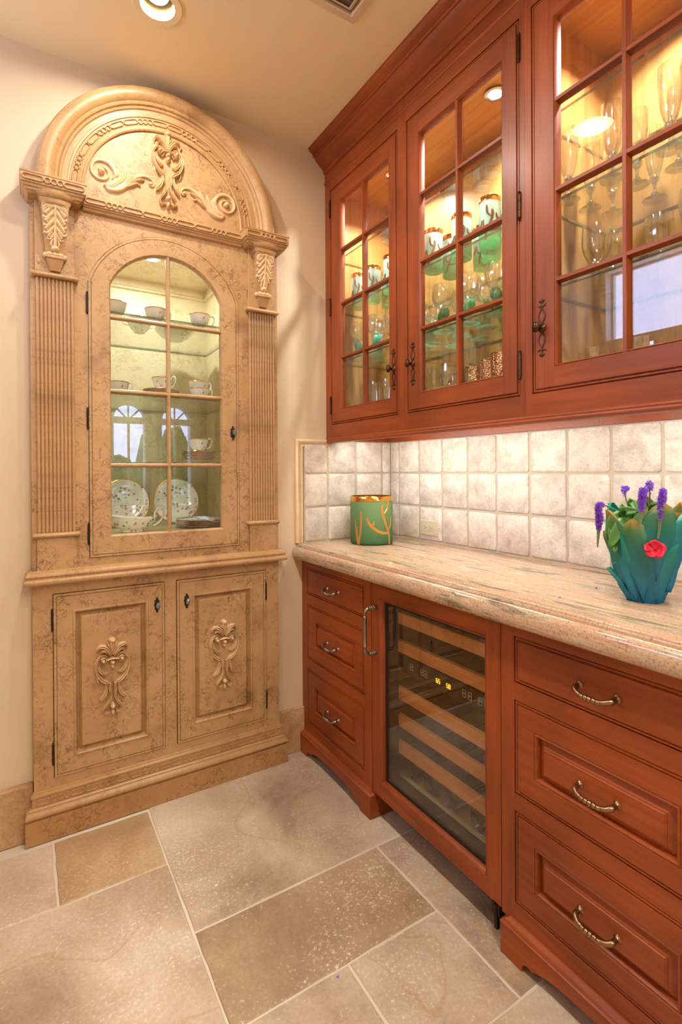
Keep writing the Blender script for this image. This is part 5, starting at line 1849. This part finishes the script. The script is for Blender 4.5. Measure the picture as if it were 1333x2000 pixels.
# ------------------------------------------------------------------ green candle holder on the counter
CX, CY, CR, CH = 1.334, 1.900, 0.0945, 0.212
ch = thing('candle_holder', 'frosted green glass candle holder with gold rim and gold cactus decoration', 'candle holder', (CX, CY, ZC))
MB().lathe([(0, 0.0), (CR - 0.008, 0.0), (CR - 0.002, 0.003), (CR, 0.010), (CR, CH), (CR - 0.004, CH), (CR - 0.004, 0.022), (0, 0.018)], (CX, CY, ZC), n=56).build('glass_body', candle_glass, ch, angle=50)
MB().lathe([(CR + 0.0006, CH - 0.022), (CR + 0.0008, CH - 0.001), (CR - 0.001, CH + 0.001), (CR - 0.0044, CH), (CR - 0.0046, CH - 0.022)], (CX, CY, ZC), n=56).build('gold_rim', gold, ch, angle=60)
vdir = math.atan2(-CX, CY)                # the side that faces the room


def cand(a, b, d):
    u = a / CR + vdir + 0.05
    return (CX + (CR + d) * math.sin(u), CY - (CR + d) * math.cos(u), ZC + b)


cm = MB(cand)
cactus(cm, 0.066, 0.004, 0.215, 0.0185, 0.0014)
L = lambda pts: cm.stroke(pts, 0.0012, 0.0, n=4, sec=4)
L([(-0.070, 0.004, 0.010), (-0.078, 0.040, 0.010), (-0.083, 0.085, 0.010), (-0.084, 0.118, 0.005)])
L([(-0.070, 0.006, 0.012), (-0.074, 0.050, 0.012), (-0.073, 0.080, 0.006)])
L([(-0.066, 0.004, 0.012), (-0.058, 0.050, 0.014), (-0.053, 0.095, 0.013), (-0.053, 0.138, 0.011), (-0.055, 0.150, 0.005)])
cm.build('cactus_decoration', gold_decal, ch, angle=0)

# ------------------------------------------------------------------ teal cast-glass vase with flowers
VXc, VYc = 1.315, 0.692
vs_ = thing('cast_glass_vase', 'teal cast-glass vase of overlapping leaves with one red glass flower', 'vase', (VXc, VYc, ZC))
VF = math.atan2(-VXc, VYc)                # direction towards the room


def vbase(t):
    """radius of the vase wall at height t (0..1)"""
    return catv(t)


VR = [(0.0, 0.040), (0.05, 0.043), (0.25, 0.056), (0.5, 0.070), (0.75, 0.082), (1.0, 0.086)]


def catv(t):
    for (t0, r0), (t1, r1) in zip(VR, VR[1:]):
        if t <= t1:
            return r0 + (r1 - r0) * (t - t0) / (t1 - t0)
    return VR[-1][1]


VH = 0.21
n, lv = 48, 12
v_, f_ = [], []
for l in range(lv + 1):
    t = l / lv
    for i in range(n):
        u = 2 * PI * i / n
        top = 1.0 + 0.16 * math.sin(3 * u + 0.6) * t ** 2
        r = catv(t) * (1 + 0.05 * math.sin(5 * u + t * 2) * t)
        v_.append((VXc + r * math.cos(u), VYc + r * math.sin(u), ZC + VH * 0.92 * t * top))
for l in range(lv):
    t = 1 - l / lv
    for i in range(n):
        u = 2 * PI * i / n
        top = 1.0 + 0.16 * math.sin(3 * u + 0.6) * t ** 2
        r = (catv(t) - 0.006) * (1 + 0.05 * math.sin(5 * u + t * 2) * t)
        v_.append((VXc + r * math.cos(u), VYc + r * math.sin(u), ZC + max(0.012, VH * 0.92 * t * top - (0.001 if l == 0 else 0))))
for l in range(2 * lv):
    for i in range(n):
        j = (i + 1) % n
        f_.append((l * n + i, l * n + j, (l + 1) * n + j, (l + 1) * n + i))
f_.append(tuple(reversed(range(n))))
f_.append(tuple(2 * lv * n + i for i in range(n)))
MB().add(v_, f_).build('vase_body', vase_body, vs_, angle=60)


def vleaf(u0, z0, h, w, lean, out, curl, mat_, twist=0.0, name='glass_leaf', point=0.8):
    """a thick leaf lying on the vase wall from height z0 up, its tip flaring outwards"""
    vv, ff = [], []
    N, K = 14, 9
    for side in (1, 0):
        for i in range(N + 1):
            t = i / N
            ww = w * (math.sin(PI * min(1, t * 0.93 + 0.05) ** point)) ** 0.75 * (1 if t < 0.99 else 0.25)
            z = z0 + h * t
            tv = min(1.0, z / VH)
            for k in range(K + 1):
                s = -1 + 2 * k / K
                u = u0 + lean * t + twist * t * t + s * ww / (catv(tv) + 0.02)
                edge = (1 - s * s)
                r = catv(tv) + 0.0008 + (0.0012 + 0.008 * edge * (1 - 0.3 * t)) * min(1.0, (z / 0.03) if z0 < 0.01 else 1.0) + out * t ** 2.2 + curl * (s * s) * t - (0.0 if side else (0.007 * edge + 0.001) * min(1.0, 0.15 + z / 0.03))
                rip = 0.0025 * math.sin(9 * t + 4 * s)
                vv.append((VXc + (r + rip) * math.sin(VF + u), VYc - (r + rip) * math.cos(VF + u), ZC + z + 0.003 * s * s))
    M_ = (N + 1) * (K + 1)
    for q in (0, 1):
        for i in range(N):
            for k in range(K):
                a = q * M_ + i * (K + 1) + k
                ff.append((a, a + 1, a + K + 2, a + K + 1))
    ring = [k for k in range(K + 1)] + [i * (K + 1) + K for i in range(1, N + 1)] + [N * (K + 1) + k for k in range(K - 1, -1, -1)] + [i * (K + 1) for i in range(N - 1, 0, -1)]
    for a, b in zip(ring, ring[1:] + ring[:1]):
        ff.append((a, b, b + M_, a + M_))
    MB().add(vv, ff).build(name, mat_, vs_, angle=60)


vleaf(-0.50, 0.0, 0.165, 0.030, -0.20, 0.004, -0.004, vase_leaf, 0.15, point=0.9)
vleaf(-0.12, 0.0, 0.205, 0.052, -0.12, 0.008, -0.006, vase_body, -0.05, point=1.5)
vleaf(0.60, 0.0, 0.150, 0.040, 0.10, 0.006, -0.004, vase_leaf, 0.1, point=1.2)
vleaf(0.34, 0.06, 0.185, 0.055, 0.10, 0.004, -0.006, vase_body, point=1.6)
vleaf(1.05, 0.03, 0.195, 0.052, 0.05, 0.012, -0.006, vase_leaf, point=1.5)
vleaf(-1.15, 0.0, 0.170, 0.044, -0.05, 0.006, -0.004, vase_body, point=1.3)
vleaf(-0.95, 0.0, 0.075, 0.016, -0.30, 0.016, 0.000, vase_leaf, -0.1)
vleaf(2.0, 0.0, 0.240, 0.056, 0.1, 0.006, -0.006, vase_body, point=1.5)
vleaf(-2.0, 0.0, 0.235, 0.056, -0.1, 0.004, -0.006, vase_leaf, point=1.5)
vleaf(PI, 0.0, 0.255, 0.056, 0.0, 0.004, -0.006, vase_body, point=1.5)
# red glass flower on the front
fa, fz = 0.20, 0.137
fr_ = 0.100
fc = Vector((VXc + fr_ * math.sin(VF + fa), VYc - fr_ * math.cos(VF + fa), ZC + fz))
fn = Vector((math.sin(VF + fa - 0.25), -math.cos(VF + fa - 0.25), 0.55)).normalized()
e1 = Vector((0, 0, 1)).cross(fn).normalized()
e2 = fn.cross(e1)
fl_ = MB()
vv, ff = [], []
for k in range(5):
    base = len(vv)
    u0 = 2 * PI * k / 5 + 0.3
    for i in range(6):
        t = i / 5
        for j in range(5):
            s = -1 + j / 2
            uu = u0 + s * (0.62 + 0.16 * math.sin(PI * t))
            rr = 0.0008 + 0.0225 * t ** 0.8 * (1 - 0.14 * s * s)
            dz = 0.017 * t ** 1.6 + 0.0022 * s * t + 0.0015 * math.sin(5 * s + k) * t - (0.006 * max(0, t - 0.8) / 0.2)
            p = fc + (e1 * math.cos(uu) + e2 * math.sin(uu)) * rr + fn * dz
            vv.append(tuple(p))
    for i in range(5):
        for j in range(4):
            a = base + i * 5 + j
            ff.append((a, a + 1, a + 6, a + 5))
fl_.add(vv, ff)
fo = fl_.build('glass_flower', petal_red, vs_, angle=60)
sd = fo.modifiers.new('thick', 'SOLIDIFY')
sd.thickness = 0.0016
tag(fo, 'red glass flower')


# hanging speedwell spikes
def flower(label, root, bend, tip, n_pet, spray=0):
    t = thing('speedwell_flower', label, 'flower', tuple(root), group='purple flowers in the teal vase')
    path = catmull([tuple(root), tuple(bend), tuple(bend + (tip - bend) * 0.35 + Vector((0, 0, 0.006))), tuple(bend + (tip - bend) * 0.7), tuple(tip)], 7)
    k = len(path)
    MB().tube(path, [0.0018 * (1 - 0.5 * i / k) for i in range(k)], 6).build('stem', stem_green, t)
    pm_, bm_ = MB(), MB()
    rnd = random.Random(len(label))
    P = [Vector(p) for p in path]
    s0, s1, s2 = int(k * 0.22), int(k * 0.66), k - 1
    for i in range(n_pet):
        f = s0 + (s1 - s0) * (i / n_pet)
        a = P[int(f)].lerp(P[min(int(f) + 1, k - 1)], f % 1)
        dirn = Vector((rnd.gauss(0, 1), rnd.gauss(0, 1), rnd.gauss(0, 1))).normalized()
        r = 0.0092 * (0.75 + 0.35 * math.sin(PI * i / n_pet))
        c0 = a + dirn * r * 0.35
        c1 = a + dirn * r * rnd.uniform(0.9, 1.25)
        sd_ = dirn.orthogonal().normalized() * 0.0018
        s3 = dirn.cross(sd_).normalized() * 0.0010
        pm_.add([tuple(c0), tuple((c0 + c1) / 2 + sd_ + s3), tuple(c1), tuple((c0 + c1) / 2 - sd_ + s3), tuple((c0 + c1) / 2 - s3 * 1.5)], [(0, 1, 4), (1, 2, 4), (2, 3, 4), (3, 0, 4), (0, 1, 2, 3)])
    for i in range(110):
        f = s1 + (s2 - s1) * (i / 110)
        a = P[int(f)].lerp(P[min(int(f) + 1, k - 1)], f % 1)
        u = i * 2.4
        r = 0.0036 * (1 - 0.75 * i / 110)
        c = a + Vector((math.cos(u) * r, math.sin(u) * r, 0))
        q = 0.0017 * (1 - 0.5 * i / 110)
        bm_.add([tuple(c + Vector(v) * q) for v in ((1, 0, 0), (-1, 0, 0), (0, 1, 0), (0, -1, 0), (0, 0, 1.3), (0, 0, -1.3))], [(0, 2, 4), (2, 1, 4), (1, 3, 4), (3, 0, 4), (2, 0, 5), (1, 2, 5), (3, 1, 5), (0, 3, 5)])
    po = pm_.build('petals', petal_purple, t, angle=0)
    tag(po, kind='stuff')
    bo = bm_.build('buds', bud_green, t, angle=0)
    tag(bo, kind='stuff')
    return t


# positions round the vase: s across, t towards the room, z above the counter
VT = ZC + 0.185
O = Vector((VXc, VYc, 0))
T_ = Vector((-VXc, -VYc, 0)).normalized()
R_ = Vector((-T_.y, T_.x, 0))   # across and towards the room
V3 = lambda s, t, z: O + R_ * s + T_ * t + Vector((0, 0, ZC + z))
flower('purple speedwell spike hanging over the left side of the teal vase', V3(-0.040, 0.01, 0.210), V3(-0.097, 0.03, 0.236), V3(-0.104, 0.035, 0.128), 900)
flower('purple speedwell spike hanging down the middle front of the teal vase', V3(0.006, 0.02, 0.235), V3(-0.003, 0.075, 0.276), V3(-0.010, 0.100, 0.190), 760)
flower('purple speedwell spike hanging in front of the right rim of the teal vase', V3(0.030, 0.02, 0.235), V3(0.036, 0.075, 0.274), V3(0.026, 0.100, 0.166), 860)
flower('short purple speedwell sprig rising at the back left of the teal vase', V3(-0.030, -0.03, 0.200), V3(-0.046, -0.03, 0.266), V3(-0.036, -0.03, 0.276), 160)
flower('small purple speedwell sprig standing at the top of the teal vase', V3(0.010, 0.0, 0.220), V3(0.010, 0.02, 0.275), V3(0.008, 0.02, 0.296), 160)


def leaf_sprig(label, leaves):
    t = thing('leaf_sprig', label, 'leaf', tuple(leaves[0][0]), group='leaves in the teal vase')
    for root, mid, tip, w in leaves:
        N, K = 10, 4
        pts = catmull([tuple(root), tuple(mid), tuple(tip)], N // 2)
        vv, ff = [], []
        m = len(pts)
        for i, p in enumerate(pts):
            p = Vector(p)
            q = Vector(pts[min(i + 1, m - 1)]) - Vector(pts[max(i - 1, 0)])
            side = q.cross(T_ + Vector((0, 0, 0.35))).normalized()
            up = side.cross(q).normalized()
            tt = i / (m - 1)
            ww = w * math.sin(PI * (0.06 + 0.92 * tt)) ** 0.8
            for k in range(K + 1):
                s = -1 + 2 * k / K
                vv.append(tuple(p + side * ww * s - up * (ww * 0.35 * (1 - s * s))))
        for i in range(m - 1):
            for k in range(K):
                a = i * (K + 1) + k
                ff.append((a, a + 1, a + K + 2, a + K + 1))
        lo = MB().add(vv, ff).build('leaf', leaf_green, t, angle=60)
        md = lo.modifiers.new('thick', 'SOLIDIFY')
        md.thickness = 0.0008
    return t


leaf_sprig('glossy green leaves spilling over the left rim of the teal vase',
           [(V3(-0.030, 0.02, 0.195), V3(-0.060, 0.05, 0.205), V3(-0.080, 0.055, 0.150), 0.017), (V3(-0.030, 0.03, 0.200), V3(-0.048, 0.060, 0.190), V3(-0.075, 0.075, 0.135), 0.016),
            (V3(-0.035, 0.02, 0.200), V3(-0.045, 0.045, 0.222), V3(-0.015, 0.06, 0.225), 0.012), (V3(-0.040, 0.02, 0.19), V3(-0.066, 0.05, 0.180), V3(-0.062, 0.072, 0.120), 0.013),
            (V3(-0.030, 0.01, 0.20), V3(-0.052, 0.02, 0.232), V3(-0.034, 0.02, 0.205), 0.008)])
leaf_sprig('dark green leaves between the two hanging flowers of the teal vase', [(V3(0.018, 0.02, 0.205), V3(0.022, 0.045, 0.236), V3(0.044, 0.065, 0.218), 0.014), (V3(-0.028, -0.02, 0.20), V3(-0.030, -0.01, 0.245), V3(-0.016, 0.0, 0.215), 0.009)])
st_ = thing('bare_stem', 'bare green stem reaching over the right rim of the teal vase', 'stem', tuple(V3(0.06, 0.0, 0.20)))
MB().tube(catmull([tuple(V3(0.05, 0.0, 0.17)), tuple(V3(0.075, 0.0, 0.215)), tuple(V3(0.115, -0.01, 0.190))], 6), 0.0022, 6).build('stem', stem_green, st_)

# fallen petals
for loc, lb in (((1.329, 0.83, ZC), 'tiny fallen purple petal on the granite just left of the teal vase'), ((1.154, 0.818, ZC), 'tiny fallen purple petal near the front edge of the granite'), ((0.659, 1.095, 0.0), 'tiny fallen purple petal on the stone floor')):
    t = MB().lathe([(0, 0.0), (0.0024, 0.0004), (0.0030, 0.0014), (0.0016, 0.0034), (0, 0.0040)], n=8, sx=1.4, sy=0.8).mesh('fallen_petal', petal_purple)
    tag(place(t, 'fallen_petal', (loc[0], loc[1], loc[2] + 0.0002)), lb, 'petal', 'fallen petals')
